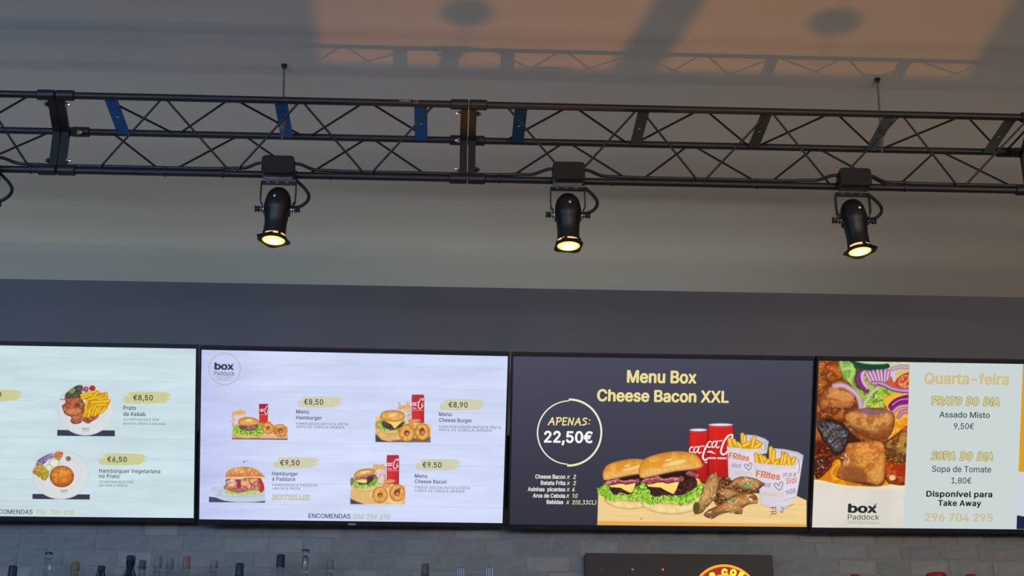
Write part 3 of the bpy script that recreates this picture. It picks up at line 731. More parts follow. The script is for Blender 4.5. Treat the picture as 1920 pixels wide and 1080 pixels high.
def marker(scr, body, x0, x1, yb, h, col, w, outline=None, ow=0, slant=.12):
    tot = sum(MG[c][0]+.16 for c in body)-.16; kx = (x1-x0)/tot; x = 0
    vs = []; fs = []; cols = []
    u0, v0 = scr.uv(x0, yb); u1, _ = scr.uv(x1, yb); _, vt = scr.uv(x0, yb-h); ku = (u1-u0)/tot; kv = vt-v0; mpp = (u1-u0)/(x1-x0)
    strokes = []
    for c in body:
        wd, st_ = MG[c]
        for p in st_:
            q = spline([(x+a, b_) for a, b_ in p], 4, False) if len(p) > 2 and c not in 'NLAE' else np.array([(x+a, b_) for a, b_ in p])
            strokes.append(np.stack([u0+(q[:, 0]+slant*(q[:, 1]-.5))*ku, v0+q[:, 1]*kv], -1))
        x += wd+.16
    out = None
    for (wid, cc) in ([(w+2*ow, outline)] if outline is not None else [])+[(w, col)]:
        vs = []; fs = []; r = wid*mpp/2; y = scr.lay()
        for q in strokes:
            for i in range(len(q)):
                b0 = len(vs); vs += [(q[i, 0]+r*math.cos(k*PI/4), y, q[i, 1]+r*math.sin(k*PI/4)) for k in range(8)]; fs.append(tuple(range(b0, b0+8)))
                if i < len(q)-1:
                    d = q[i+1]-q[i]; L = math.hypot(*d)+1e-9; n = np.array([-d[1], d[0]])/L*r; b0 = len(vs)
                    vs += [(q[i, 0]+n[0], y, q[i, 1]+n[1]), (q[i, 0]-n[0], y, q[i, 1]-n[1]), (q[i+1, 0]-n[0], y, q[i+1, 1]-n[1]), (q[i+1, 0]+n[0], y, q[i+1, 1]+n[1])]; fs.append((b0, b0+1, b0+2, b0+3))
        c3 = np.empty((len(vs), 3)); c3[:] = cc; out = scr.mesh('lettering', vs, fs, c3)
def arc(scr, cx, cy, r, w0, w1, a0, a1, col, n=48, ry=None):
    cu, cv = scr.uv(cx, cy); ru = scr.uv(cx+r, cy)[0]-cu; rv = (scr.uv(cx, cy-(ry or r))[1]-cv); vs = []; y = scr.lay(); mpp = ru/r
    for i in range(n+1):
        t = i/n; a = math.radians(a0+(a1-a0)*t); w = (w0+(w1-w0)*math.sin(t*PI))*mpp/2
        vs += [(cu+(ru-w)*math.cos(a), y, cv+(rv-w)*math.sin(a)), (cu+(ru+w)*math.cos(a), y, cv+(rv+w)*math.sin(a))]
    fs = [(2*i, 2*i+1, 2*i+3, 2*i+2) for i in range(n)]; c = np.empty((len(vs), 3)); c[:] = col
    scr.mesh('ring', vs, fs, c)
def brush(scr, x0, y0, x1, y1, col):
    p = Paint(scr, x0-1, y0-2, x1+2, y1+2, .7, col); w, h = x1-x0, y1-y0; p.tf = (x0, y0, w, h)
    q = [(.0, .72), (.03, .42), (.13, .40), (.13, .22), (.09, .2), (.17, .06), (.5, .03), (.93, .10), (.92, .20), (1.0, .30), (.9, .36), (.96, .43), (.88, .48), (.92, .6), (.99, .62), (.93, .70), (.86, .74), (.9, .82), (.8, .93), (.5, .99), (.25, .97), (.03, .92)]
    p.shape(q, col, smooth=False, col2=[c*.985 for c in col], nf=.12, ns=.6); p.done('price_tag')

S1 = Screen(-1.2368+.004, 4.90, 1.2631, .4478, .0272, .0096, 'leftmost white menu screen with two plates, cut off by the left edge')
S2 = Screen(-.2702, 4.90, 1.2603, .4929, .0368, .0084, 'white menu screen with four burger meals and a round logo at top left')
S3 = Screen(.6921, 4.90, 1.2575, .4784, .0150, .0071, 'dark menu screen showing two burgers, cans, fries and wings on a board')
S4 = Screen(1.6444, 4.90, 1.2588, .4786, .0249, .0090, 'rightmost screen with stew photo beside a pale panel of daily dishes')
INK = (84, 88, 100)

def planks(scr, base, dark, seed, lines, x0=-400, x1=2300, left=None):
    p = Paint(scr, x0, 600, x1, 1020, 2.6, base)
    n = fbm(p.X*.006, p.Y*.05, seed, 4)[..., None]; n2 = fbm(p.X*.02, p.Y*.12, seed+5, 3)[..., None]
    p.C = np.array(base)*(1-.05*(n-.5)*2)+np.array([4, 6, 5])*(n2-.5)*2
    if left is not None:
        t = np.clip((p.X-left[0])/(left[1]-left[0]), 0, 1)[..., None]; p.C = p.C*t+(p.C+np.array(left[2]))*(1-t)
    p.done('display', whole=True)
    # thin joints of the pictured planks
    vs = []; fs = []; c = []; r = random.Random(seed)
    for y in lines:
        z = scr.lay(); vs = []; _, v = scr.uv(660, y); v = min(max(v, .002), scr.H-.002)
        for i in range(25):
            u = -scr.W/2+scr.W*i/24; t = .00025+.0004*r.random(); vs += [(u, z, v-t), (u, z, v+t)]
        fs = [(2*i, 2*i+2, 2*i+3, 2*i+1) for i in range(24)]; k = r.uniform(0, 8)
        scr.mesh('plank_line', vs, fs, [tuple(q-k for q in dark)]*len(vs))

# ---------- screen 1
planks(S1, (203, 222, 230), (184, 203, 211), 11, [680, 722, 760, 800, 828, 866, 906, 945])
def plate(p, cx, cy, rx, ry, bar, col=(214, 219, 222)):
    x0, y0, x1, y1 = bar; p.shape([(x0, y0), (x1, y0+1), (x1, y1+1), (x0, y1)], (58, 62, 80), smooth=False)
    p.ell(cx, cy, rx, ry, col, rim=(196, 206, 212), rw=1.4, g=(.01, .01))
    p.ell(cx-2, cy-1, rx*.74, ry*.74, (218, 221, 224), rim=(208, 212, 218), rw=1.5)
p = Paint(S1, 100, 710, 224, 824, .55, (203, 222, 230))
plate(p, 160.5, 768, 52.5, 48.5, (107.5, 806, 215.5, 817))
p.tf = (100, 710, .1198, .1198)
p.shape([(190, 240), (260, 180), (340, 120), (430, 100), (470, 150), (440, 250), (400, 330), (300, 340), (190, 330)], (58, 60, 62), col2=(110, 100, 80), nf=.5, lum=.4)
p.shape([(270, 160), (330, 150), (340, 200), (300, 230), (250, 210)], (120, 150, 75), soft=1.2)
p.line([(110, 320), (150, 325), (190, 320)], 1.6, (140, 100, 130)); p.line([(120, 290), (150, 270), (190, 290)], .9, (190, 170, 190))
p.ell(510, 165, 50, 45, (150, 70, 110), rim=(120, 50, 90), rw=1.2); p.line([(450, 200), (465, 150), (500, 135), (520, 160), (480, 210)], .8, (225, 200, 220)); p.line([(540, 140), (550, 180), (530, 215)], .8, (225, 200, 220))
p.ell(612, 148, 48, 42, (190, 45, 48), rim=(150, 30, 40), rw=1.2, g=(.1, -.15))
p.shape([(180, 300), (240, 290), (300, 300), (360, 280), (430, 300), (500, 420), (500, 560), (460, 640), (430, 690), (330, 710), (270, 670), (280, 600), (190, 560), (150, 480), (140, 420), (190, 380)], (140, 80, 58), rim=(80, 45, 42), rw=1.2, col2=(185, 110, 75), nf=.35, lum=.3)
p.shape([(290, 660), (500, 600), (600, 580), (720, 540), (690, 620), (600, 670), (560, 700), (500, 690), (420, 640)], (125, 70, 60), col2=(190, 120, 90), nf=.6, lum=.3)
p.shape([(260, 440), (330, 330), (400, 300), (400, 340), (320, 420), (280, 470)], (190, 105, 70), soft=1)
p.shape([(350, 380), (390, 370), (430, 420), (400, 445), (340, 430)], (104, 62, 52), soft=2.5, a=.7)
p.shape([(210, 480), (300, 460), (400, 460), (450, 500), (400, 560), (280, 570), (210, 540)], (205, 128, 85), rim=(150, 85, 60), rw=1.4, lum=.2)
p.shape([(290, 600), (360, 570), (440, 590), (400, 640), (320, 650)], (195, 120, 80), rim=(140, 80, 60), rw=1.2)
p.shape([(430, 240), (560, 210), (680, 180), (720, 220), (840, 220), (860, 330), (890, 350), (860, 430), (830, 480), (720, 560), (640, 580), (520, 610), (460, 580), (520, 480), (520, 340), (440, 320)], (214, 160, 34), col2=(190, 130, 30), nf=.5)
for a, b_, w in [((440, 260), (660, 200), 5), ((450, 300), (600, 250), 5), ((600, 300), (700, 210), 5), ((540, 330), (500, 470), 4.5), ((560, 320), (720, 280), 5), ((830, 230), (830, 330), 4.5), ((700, 330), (820, 300), 4.5), ((600, 370), (870, 350), 5.5), ((600, 420), (820, 400), 5), ((760, 260), (690, 320), 4),
              ((620, 440), (490, 560), 5), ((580, 460), (550, 590), 5), ((690, 460), (650, 570), 5), ((660, 430), (600, 560), 4.5), ((740, 440), (690, 540), 4.5), ((820, 450), (740, 530), 5), ((520, 470), (480, 590), 4)]:
    p.line([a, b_], w+1.2, (196, 138, 30), a=.8); p.line([a, b_], w-1.4, (244, 205, 52), col2=(226, 178, 40))
p.line([(640, 660), (720, 560)], 1, (240, 190, 150), a=.7)
p.done('dish_picture', label='picture of kebab meat, salad and fries on a white plate')
txt(S1, 'box', 155, 167.5, 806, 4.2, (105, 105, 112), .012, rot=.02); txt(S1, 'Paddock', 155, 168, 810, 2.2, (150, 150, 155), rot=.02)
p = Paint(S1, 58, 840, 172, 940, .55, (203, 222, 230))
plate(p, 114, 890, 54, 46, (61, 926, 168.5, 935.5))
p.tf = (50, 835, .13542, .13542)
p.shape([(130, 290), (150, 210), (260, 140), (360, 110), (400, 160), (320, 190), (240, 260), (190, 300)], (150, 140, 175), col2=(100, 85, 130), nf=.6, lum=.25); p.scatter([(130, 280), (250, 150), (380, 120), (330, 190), (200, 290)], 26, 7, .9, [(215, 210, 230), (120, 100, 150), (190, 180, 215)], seed=4)
p.shape([(390, 110), (430, 85), (500, 95), (500, 140), (460, 190), (410, 190), (380, 150)], (205, 95, 55), col2=(235, 165, 90), nf=.7, nt=.6)
p.shape([(400, 175), (450, 160), (470, 200), (420, 210)], (150, 160, 90))
p.ell(310, 310, 50, 50, (222, 230, 200), rim=(120, 140, 90), rw=.8); p.ell(385, 245, 70, 62, (226, 234, 208), rim=(100, 125, 80), rw=.8)
p.shape([(120, 300), (190, 250), (250, 300), (310, 370), (290, 450), (240, 490), (170, 430), (90, 390), (85, 350)], (190, 130, 60), col2=(170, 165, 60), nf=.4, lum=.25)
p.scatter([(90, 370), (200, 280), (300, 380), (240, 480)], 24, 6, 1.4, [(205, 185, 80), (150, 90, 40), (220, 160, 80), (140, 150, 60)], seed=8)
p.ell(488, 430, 168, 150, (205, 118, 48), rim=(150, 62, 30), rw=3.2, col2=(222, 150, 62), nf=.2, lum=.12, g=(-.02, -.06))
p.ell(470, 540, 90, 30, (165, 65, 50), soft=4, a=.5)
p.ell(578, 184, 36, 34, (135, 115, 100), rim=(110, 90, 85), rw=1)
p.done('dish_picture', label='picture of a round patty and salad on a white plate')
txt(S1, 'box', 115, 127, 922.5, 4.2, (105, 105, 112), .012, rot=.16); txt(S1, 'Paddock', 116, 129, 926, 2.2, (150, 150, 155), rot=.16)
TAG1 = (205, 205, 152); TAG2 = (208, 208, 178)
brush(S1, 231.5, 734, 320.5, 756.5, TAG1); brush(S1, 186, 850, 275, 872, TAG1); brush(S1, -45, 730, 41, 752, TAG1)
txt(S1, '€8,50', 249.7, 286.8, 750, 9.6, (66, 66, 62), .014, sp=1.1); txt(S1, '€6,50', 201, 238, 865.5, 9.4, (66, 66, 62), .014, sp=1.1); txt(S1, '0', -4.5, 2.5, 744, 9.6, (66, 66, 62), .014)
txt(S1, 'Prato', 231.4, 255, 768, 7.2, INK, .016, sp=1.15); txt(S1, 'de Kebab', 231.4, 273, 779.5, 7.2, INK, .016, sp=1.1)
SM = (118, 124, 138)
txt(S1, 'ACOMPANHADO POR', 231.4, 298, 788.3, 4.4, SM, .01, .2, 1.2); txt(S1, 'BATATA FRITA E SALADA', 231.4, 310, 796, 4.4, SM, .01, .2, 1.2)
txt(S1, 'Hambúrguer Vegetariana', 186, 300.7, 886, 7.2, INK, .012, sp=1.1); txt(S1, 'no Prato', 186, 224, 896, 7.2, INK, .012, sp=1.1)
txt(S1, 'ACOMPANHADO POR', 186, 250, 905.5, 4.2, SM, .01, .2, 1.2); txt(S1, 'SALADA E ARROZ', 186, 239.5, 912, 4.2, SM, .01, .2, 1.2)
txt(S1, 'ENCOMENDAS', -18, 61.4, 963, 8.2, (92, 92, 100), .012)
marker(S1, '296 704 295', 68, 139, 964, 8.2, (222, 224, 205), .9, (190, 185, 138), .75)

# ---------- screen 2
planks(S2, (208, 217, 246), (188, 195, 224), 23, [686, 727, 770, 832, 870, 908, 948], left=(376, 520, (-14, -16, -4)))
B2 = (208, 217, 246)
arc(S2, 421.3, 692, 29.4, 2.0, 2.0, 0, 360, (184, 190, 170)); 
txt(S2, 'box', 402, 438.5, 692.3, 12.4, (62, 62, 76), .03); txt(S2, 'Paddock', 401.5, 439.5, 703.3, 7.6, (82, 84, 98), .004)
txt(S2, 'FOOD & DRINKS', 404.5, 436.5, 708.3, 2.8, (130, 134, 150), .0, sp=1.1); txt(S2, 'EXPERIENCE', 408, 433, 712.8, 2.8, (130, 134, 150), 0, sp=1.1)
def accent(scr, pts, col):
    c = np.empty((len(pts), 3)); c[:] = col; z = scr.lay(); scr.mesh('logo_accent', [(*[scr.uv(x, y)[0]], z, scr.uv(x, y)[1]) for x, y in pts], [tuple(range(len(pts)))], c)
accent(S2, [(434.5, 683.5), (440, 679.5), (437, 684.5), (435.3, 685)], (150, 155, 135))
def script_c(p, k=1.0, w=2.2, col=(244, 236, 240)):       # flowing white script, cut by the can's edges
    p.line([(27, -2), (8, -4), (0, 14), (10, 30), (26, 24)], w, col)
    p.line([(58, 0), (38, -4), (26, 12), (32, 32), (50, 18), (60, -4), (54, 22), (60, 32), (70, 26)], w, col)
    p.line([(70, -6), (92, -10)], w*.8, col)
    p.line([(150, -30), (160, -55), (130, -55), (105, -20), (92, 25), (98, 60), (118, 74), (146, 50)], w*1.25, col)
    p.line([(150, 0), (138, 20), (146, 44), (160, 30)], w, col)
def bun(p, pts, rot=None, seeds=False, hi=None, col=(226, 170, 84), rim=(170, 104, 52), low=(236, 206, 150)):
    p.shape(pts, col, rim=rim, rw=2.4, g=(0, .03), col2=(238, 186, 104), nf=.15, lum=.06)
def oring(p, cx, cy, rx, ry, hx, hy, dx=0, dy=0, col=(226, 160, 74)):
    p.ell(cx, cy, rx, ry, col, rim=(170, 100, 42), rw=2.0, col2=(240, 186, 104), nf=.3, lum=.12)
    p.ell(cx+dx, cy+dy, hx, hy, (128, 72, 44), rim=(205, 138, 68), rw=.9); p.ell(cx+dx+hx*.15, cy+dy+hy*.3, hx*.55, hy*.45, (190, 140, 110), soft=1.5)
    p.line([(cx-rx*.6, cy-ry*.55), (cx-rx*.1, cy-ry*.8), (cx+rx*.4, cy-ry*.68)], 1.2, (248, 208, 140), a=.6)
def can(p, x0, x1, y0, y1, mid, lid=False):
    p.shape([(x0+8, y0), (x1-8, y0), (x1, y0+40), (x1, y1), (x0, y1), (x0, y0+40)], (205, 52, 56), smooth=False, g=(-.08, 0), rim=(130, 34, 50), rw=1.0)
    p.shape([(x0+6, y0+2), (x1-6, y0+2), (x1-1, y0+60), (x1, mid), (x0, mid), (x0+1, y0+60)], (176, 52, 66), smooth=False, soft=2, a=.75)
def cup(p, poly, fries, seed):
    p.shape(poly, (226, 205, 200), rim=(190, 160, 150), rw=1.2, smooth=False)
    p.scatter(poly, 46, 4, .8, [(190, 110, 90), (150, 120, 130), (230, 170, 120), (235, 225, 225)], seed=seed)
    for a, b_ in fries: p.line([a, b_], 3.6, (206, 150, 74)); p.line([a, b_], 1.8, (238, 196, 116))
# burger, top left
p = Paint(S2, 430, 752, 544, 828, .5, B2); p.tf = (425, 735, .125, .125)
p.shape([(80, 520), (80, 705), (915, 715), (915, 520), (700, 480)], (214, 170, 128), smooth=False, g=(0, -.1), col2=(232, 196, 158), nf=.06, lum=.06)
p.shape([(80, 690), (915, 700), (915, 718), (80, 708)], (120, 90, 90), smooth=False)
cup(p, [(84, 290), (285, 300), (280, 520), (84, 520)], [((100, 320), (150, 290)), ((150, 310), (200, 280)), ((190, 330), (240, 290)), ((230, 320), (280, 300)), ((140, 330), (230, 330))], 3)
p.shape([(488, 178), (622, 178), (618, 470), (488, 470)], (214, 56, 54), smooth=False); p.shape([(488, 178), (622, 178), (620, 335), (488, 335)], (150, 42, 64), smooth=False, soft=2, a=.85)
p.clip = p.T([(488, 178), (622, 178), (618, 470), (488, 470)]); p.tf = (425+500*.125, 735+262*.125, .1, .115); script_c(p, w=1.1); p.tf = (425, 735, .125, .125); p.line([(495, 338), (612, 340)], 1.2, (230, 190, 195), a=.6); p.clip = None
p.shape([(100, 540), (180, 490), (480, 480), (520, 450), (560, 560), (540, 640), (400, 680), (200, 690), (110, 640)], (130, 172, 50), col2=(168, 206, 84), nf=.4, lum=.15)
p.shape([(120, 620), (300, 640), (520, 610), (470, 670), (300, 695), (160, 670)], (232, 200, 124), rim=(200, 150, 80), rw=1.5)
p.shape([(190, 510), (340, 500), (470, 490), (430, 560), (330, 580), (220, 560)], (112, 78, 78), col2=(180, 130, 130), nf=.5, rim=(60, 50, 50), rw=1)
p.scatter([(100, 560), (240, 570), (340, 590), (480, 560), (550, 540), (520, 620), (400, 650), (250, 640), (120, 620)], 60, 5, 1.3, [(176, 222, 88), (90, 140, 40), (205, 235, 130), (60, 80, 40)], seed=6)
bun(p, [(170, 440), (200, 400), (290, 378), (380, 380), (460, 410), (490, 450), (460, 485), (350, 510), (240, 505), (180, 480)])
p.ell(335, 425, 45, 14, (246, 220, 160), rot=-.2, soft=2.5)
p.ell(590, 480, 80, 26, (226, 156, 80), rot=-.35, rim=(180, 110, 50), rw=1.2)
p.tf = (0, 0, 1, 1); oring(p, 503, 803, 10.8, 10.8, 4.6, 4.4); oring(p, 525.5, 807, 13, 12, 5, 5, col=(196, 130, 66)); 
p.done('dish_picture', label='picture of a burger with lettuce, can, fries and two onion rings')
# cheese burger, top right
def meal(px0, py0, kx, x0, y0, x1, y1, bacon, sd):
    p = Paint(S2, x0, y0, x1, y1, .5, B2); p.tf = (px0, py0, kx, kx)
    o = (0, 0) if not bacon else None
    if not bacon:
        p.shape([(72, 345), (600, 430), (868, 470), (860, 722), (70, 715)], (222, 176, 110), smooth=False, col2=(236, 196, 136), nf=.07, lum=.05)
        p.shape([(70, 600), (160, 690), (300, 722), (70, 718)], (76, 70, 84), smooth=False, soft=2); p.shape([(300, 700), (860, 640), (860, 724), (300, 722)], (96, 80, 84), smooth=False, soft=3, a=.8); p.shape([(75, 430), (160, 420), (160, 520), (75, 520)], (206, 150, 84), soft=2)
        cup(p, [(400, 220), (580, 210), (580, 470), (500, 480), (430, 300)], [((410, 160), (430, 240)), ((395, 240), (440, 220)), ((440, 210), (520, 190)), ((530, 150), (560, 210)), ((470, 230), (560, 220))], sd)
        can(p, 592, 770, 38, 440, 240); cx, cy, cw = 606, 158, 172; cl = [(592, 60), (770, 60), (765, 430), (590, 430)]
    else:
        p.shape([(62, 410), (420, 450), (600, 500), (880, 520), (876, 806), (55, 800)], (226, 182, 122), smooth=False, col2=(240, 204, 146), nf=.07, lum=.05)
        p.shape([(55, 715), (150, 760), (260, 800), (55, 800)], (76, 76, 94), smooth=False, soft=2); p.shape([(62, 410), (110, 420), (100, 500), (60, 520)], (110, 100, 90), soft=2, a=.8)
        cup(p, [(410, 240), (590, 230), (580, 500), (470, 500)], [((420, 210), (440, 260)), ((400, 240), (430, 270)), ((460, 240), (520, 220)), ((540, 210), (560, 260)), ((480, 260), (570, 250))], sd)
        can(p, 602, 785, 66, 500, 200); cx, cy, cw = 622, 190, 172; cl = [(602, 80), (785, 80), (775, 500), (598, 500)]
    p.clip = p.T(cl); p.tf = (px0+(cx-20)*kx, py0+cy*kx, kx*1.08, kx*1.1); script_c(p, w=1.35); p.tf = (px0, py0, kx, kx)
    yy = 258 if not bacon else 296
    p.line([(cx-4, yy-30), (cx+50, yy-24)], 1.5, (240, 220, 225)); p.line([(cx-6, yy), (cx+150, yy+4)], 1.3, (235, 200, 205), a=.7); p.clip = None
    if not bacon:
        p.shape([(110, 460), (160, 400), (470, 400), (480, 470), (400, 560), (300, 560), (150, 530)], (150, 190, 80), col2=(110, 150, 50), nf=.5, lum=.2)
        p.shape([(140, 540), (250, 550), (390, 540), (390, 590), (330, 605), (200, 595), (140, 570)], (228, 200, 120), rim=(180, 130, 66), rw=1.2)
        p.shape([(165, 420), (300, 440), (470, 430), (460, 480), (400, 520), (300, 545), (190, 510)], (72, 56, 52), col2=(120, 90, 80), nf=.6, nt=.6)
        p.scatter([(120, 440), (200, 520), (300, 550), (180, 560), (120, 500)], 26, 5, 1.2, [(170, 210, 90), (210, 230, 150), (100, 140, 50)], seed=sd)
        p.shape([(200, 410), (400, 420), (480, 400), (420, 460), (345, 530), (300, 470)], (240, 214, 124), rim=(220, 186, 90), rw=1, smooth=False)
        bun(p, [(135, 350), (170, 290), (260, 262), (380, 265), (470, 300), (488, 350), (460, 400), (360, 425), (240, 415), (150, 390)])
        p.ell(320, 330, 60, 18, (246, 210, 150), rot=-.3, soft=2.5)
        p.ell(630, 415, 95, 26, (228, 160, 96), rot=-.1, rim=(190, 120, 60), rw=1.2); p.ell(570, 480, 60, 36, (228, 164, 86), rim=(190, 120, 60), rw=1.2)
        k = kx; p.tf = (0, 0, 1, 1)
        oring(p, px0+740*k, py0+570*k, 110*k, 125*k, 44*k, 62*k, col=(216, 150, 74)); oring(p, px0+520*k, py0+590*k, 118*k, 122*k, 46*k, 46*k)
    else:
        p.shape([(100, 470), (160, 400), (440, 380), (460, 470), (400, 540), (300, 570), (160, 570)], (150, 190, 84), col2=(100, 150, 50), nf=.5, lum=.2)
        p.shape([(95, 540), (200, 560), (440, 520), (440, 570), (380, 600), (240, 612), (140, 590)], (236, 204, 134), rim=(190, 140, 76), rw=1.2)
        p.shape([(150, 470), (300, 480), (410, 400), (400, 440), (330, 500), (200, 510)], (66, 50, 48), smooth=False, soft=1.5)
        p.shape([(150, 430), (300, 430), (300, 470), (270, 490), (160, 470)], (240, 216, 130), smooth=False)
        p.shape([(130, 420), (200, 400), (300, 380), (420, 350), (440, 400), (330, 430), (250, 425), (150, 445)], (160, 70, 80), col2=(215, 150, 155), nf=.5, nt=.6, lum=.15); p.shape([(310, 400), (400, 370), (390, 430), (320, 470)], (90, 56, 60), soft=2)
        p.scatter([(110, 480), (240, 510), (420, 460), (440, 510), (300, 560), (150, 550)], 46, 5, 1.2, [(170, 212, 96), (215, 235, 160), (96, 140, 50)], seed=sd)
        bun(p, [(108, 390), (130, 330), (200, 285), (310, 268), (400, 275), (425, 310), (400, 350), (280, 380), (180, 400), (120, 412)])
        p.ell(270, 320, 70, 16, (246, 214, 160), rot=-.25, soft=2.5)
        p.ell(640, 460, 90, 32, (228, 160, 90), rot=-.1, rim=(190, 120, 60), rw=1.2); p.ell(590, 520, 60, 30, (230, 166, 88), rim=(190, 120, 60), rw=1.2)
        k = kx; p.tf = (0, 0, 1, 1)
        oring(p, px0+755*k, py0+630*k, 118*k, 130*k, 50*k, 56*k); p.line([(px0+760*k, py0+590*k), (px0+800*k, py0+560*k), (px0+790*k, py0+620*k)], 1.6, (150, 50, 30)); oring(p, px0+502*k, py0+665*k, 118*k, 122*k, 44*k, 42*k)
    p.done('dish_picture', label='picture of a %s burger, tall can, fries and onion rings' % ('bacon' if bacon else 'cheese'))
meal(695, 735, .1302, 700, 738, 808, 830, False, 31)
meal(650, 845, .125, 656, 851, 761, 946, True, 37)
# sesame burger, bottom left
p = Paint(S2, 389, 860, 498, 943, .5, B2); p.tf = (385, 850, .1146, .1146)
p.shape([(60, 705), (300, 740), (975, 770), (975, 806), (60, 798)], (70, 74, 100), smooth=False)
p.shape([(70, 600), (120, 540), (250, 510), (500, 505), (900, 520), (975, 560), (975, 770), (800, 796), (520, 796), (320, 775), (230, 745), (160, 705), (80, 640)], (196, 208, 226), col2=(182, 196, 216), nf=.08, smooth=False, soft=1.5)
p.shape([(120, 680), (400, 700), (975, 690), (975, 770), (800, 792), (560, 794), (380, 780), (230, 740)], (190, 208, 222), soft=2)
p.line([(170, 690), (400, 702), (700, 705), (975, 685)], 1, (166, 182, 206))
p.shape([(330, 600), (500, 620), (700, 580), (860, 610), (930, 640), (860, 665), (500, 680), (360, 670)], (214, 216, 166), col2=(170, 190, 90), nf=.5)
p.shape([(350, 420), (600, 400), (880, 400), (930, 470), (965, 560), (930, 630), (860, 600), (760, 600), (640, 630), (500, 640), (400, 610), (330, 590), (300, 560), (340, 500)], (176, 100, 90), col2=(222, 160, 140), nf=.5, lum=.25, rim=(130, 60, 60), rw=1)
p.ell(440, 445, 40, 26, (226, 196, 216), soft=1.5); p.ell(440, 510, 60, 30, (232, 196, 130), rot=-.3, soft=1.5); p.shape([(580, 480), (700, 455), (680, 500), (620, 520)], (240, 186, 84)); p.shape([(730, 440), (830, 415), (820, 450), (750, 470)], (240, 180, 90))
p.shape([(500, 430), (570, 420), (580, 560), (510, 590), (520, 500)], (150, 60, 80), lum=.2); p.shape([(860, 420), (900, 410), (960, 520), (940, 620), (890, 630), (900, 520)], (192, 62, 54), rim=(150, 40, 40), rw=1)
p.shape([(400, 570), (520, 560), (660, 580), (600, 630), (460, 630)], (150, 90, 86), col2=(190, 130, 120), nf=.7); p.scatter([(680, 510), (860, 480), (870, 590), (700, 580)], 18, 7, 1.2, [(226, 160, 140), (160, 80, 70), (240, 190, 170)], ang=(.8, 1.6), seed=5)
p.shape([(330, 405), (335, 330), (400, 260), (500, 228), (640, 215), (780, 235), (880, 290), (950, 350), (975, 395), (900, 405), (700, 395), (560, 420), (400, 400)], (224, 152, 92), rim=(206, 150, 100), rw=2, col2=(206, 124, 66), nf=.12, lum=.08)
p.shape([(340, 390), (500, 385), (700, 380), (970, 385), (960, 402), (700, 398), (560, 422), (350, 405)], (240, 204, 150), soft=1.5)
p.scatter([(345, 360), (400, 270), (520, 235), (700, 230), (850, 280), (900, 330), (500, 330), (400, 380)], 60, 2.4, 1.1, [(244, 222, 170), (236, 206, 150), (200, 130, 80)], seed=15)
p.done('dish_picture', label='picture of a sesame burger on a white plate')
accent(S2, [(455.5, 867), (458, 863), (459.5, 866.5)], (90, 94, 110)); accent(S2, [(461.8, 866), (462, 862.4), (463.2, 862.6), (462.8, 866)], (140, 140, 155))
for x0, y0, x1, y1 in ((558, 743, 642, 764), (824, 748, 909, 769), (512, 857, 598, 878), (780, 860.5, 864, 881.5)): brush(S2, x0, y0, x1, y1, TAG2)
PR = (74, 74, 72)
for s_, x0, x1, y in (('€8,50', 570, 606, 758), ('€8,90', 840.7, 876.7, 763.3), ('€9,50', 525, 561.7, 872), ('€9.50', 792, 827.7, 876)): txt(S2, s_, x0, x1, y, 9.8, PR, .014, sp=1.1)
MN = (96, 98, 112)
for s_, x0, x1, y in (('Menu', 555.3, 579.3, 775), ('Hamburger', 555.3, 603.3, 786), ('Menu', 823, 846.7, 779.7), ('Cheese Burger', 823, 885, 790.7), ('Hamburger', 510.3, 558.7, 891), ('à Paddock', 510.3, 554.3, 901), ('Menu', 777.7, 801, 895.3), ('Cheese Bacon', 777.7, 837.3, 905.7)):
    txt(S2, s_, x0, x1, y, 6.8, MN, .016, sp=1.08)
SM = (124, 127, 146)
for s_, x0, x1, y in (('HAMBURGER+BATATA FRITA', 555.3, 652, 796), ('AROS DE CEBOLA+BEBIDA', 555.3, 645.3, 802), ('CHEESEBURGER+BATATA FRITA', 822.5, 939, 801.7), ('AROS DE CEBOLA+BEBIDA', 822.5, 921.7, 807.7), ('HAMBURGER À PADDOCK', 510.3, 595.7, 911), ('+BATATA FRITA', 510.3, 562.7, 917.7), ('CHEESE BACON+BATATA FRITA', 777.3, 880.7, 915.7), ('+AROS DE CEBOLA+BEBIDA', 777.3, 870.7, 922)):
    txt(S2, s_, x0, x1, y, 4.6, SM, .012, .15, 1.2)
marker(S2, 'BESTSELLER', 510.5, 581, 936, 8.6, (222, 226, 214), .9, (178, 172, 118), .8)
txt(S2, 'ENCOMENDAS', 578.3, 657, 970.7, 8.2, (92, 92, 104), .012); marker(S2, '296 704 295', 663.5, 731, 972, 8.2, (218, 222, 226), .8, (176, 176, 150), .7)

# ---------- screen 3
p = Paint(S3, 940, 650, 1540, 1000, 4, (66, 66, 80)); t = np.clip((p.Y-668)/315, 0, 1)[..., None]; r_ = np.clip((p.X-960)/560, 0, 1)[..., None]
p.C = (np.array((78, 77, 96))*(1-t)+np.array((52, 53, 66))*t)*(1-r_)+(np.array((74, 73, 88))*(1-t)+np.array((56, 56, 68))*t)*r_; p.done('display', whole=True)
CR = (236, 222, 150)
txt(S3, 'Menu Box', 1175.2, 1305.8, 716.6, 22, CR, .023); txt(S3, 'Cheese Bacon XXL', 1119.2, 1366.4, 751.4, 21, CR, .023)
arc(S3, 1067.5, 811, 59.5, 2.0, 2.6, 92, 268, (238, 236, 218)); arc(S3, 1067, 811, 60.5, 4.0, 3.6, -92, 92, (236, 234, 200), ry=62)
marker(S3, 'APENAS:', 1029, 1107, 796.5, 13.5, (238, 226, 150), 2.4); txt(S3, '22,50€', 1019.7, 1111, 829, 20.5, (246, 248, 250), .021)
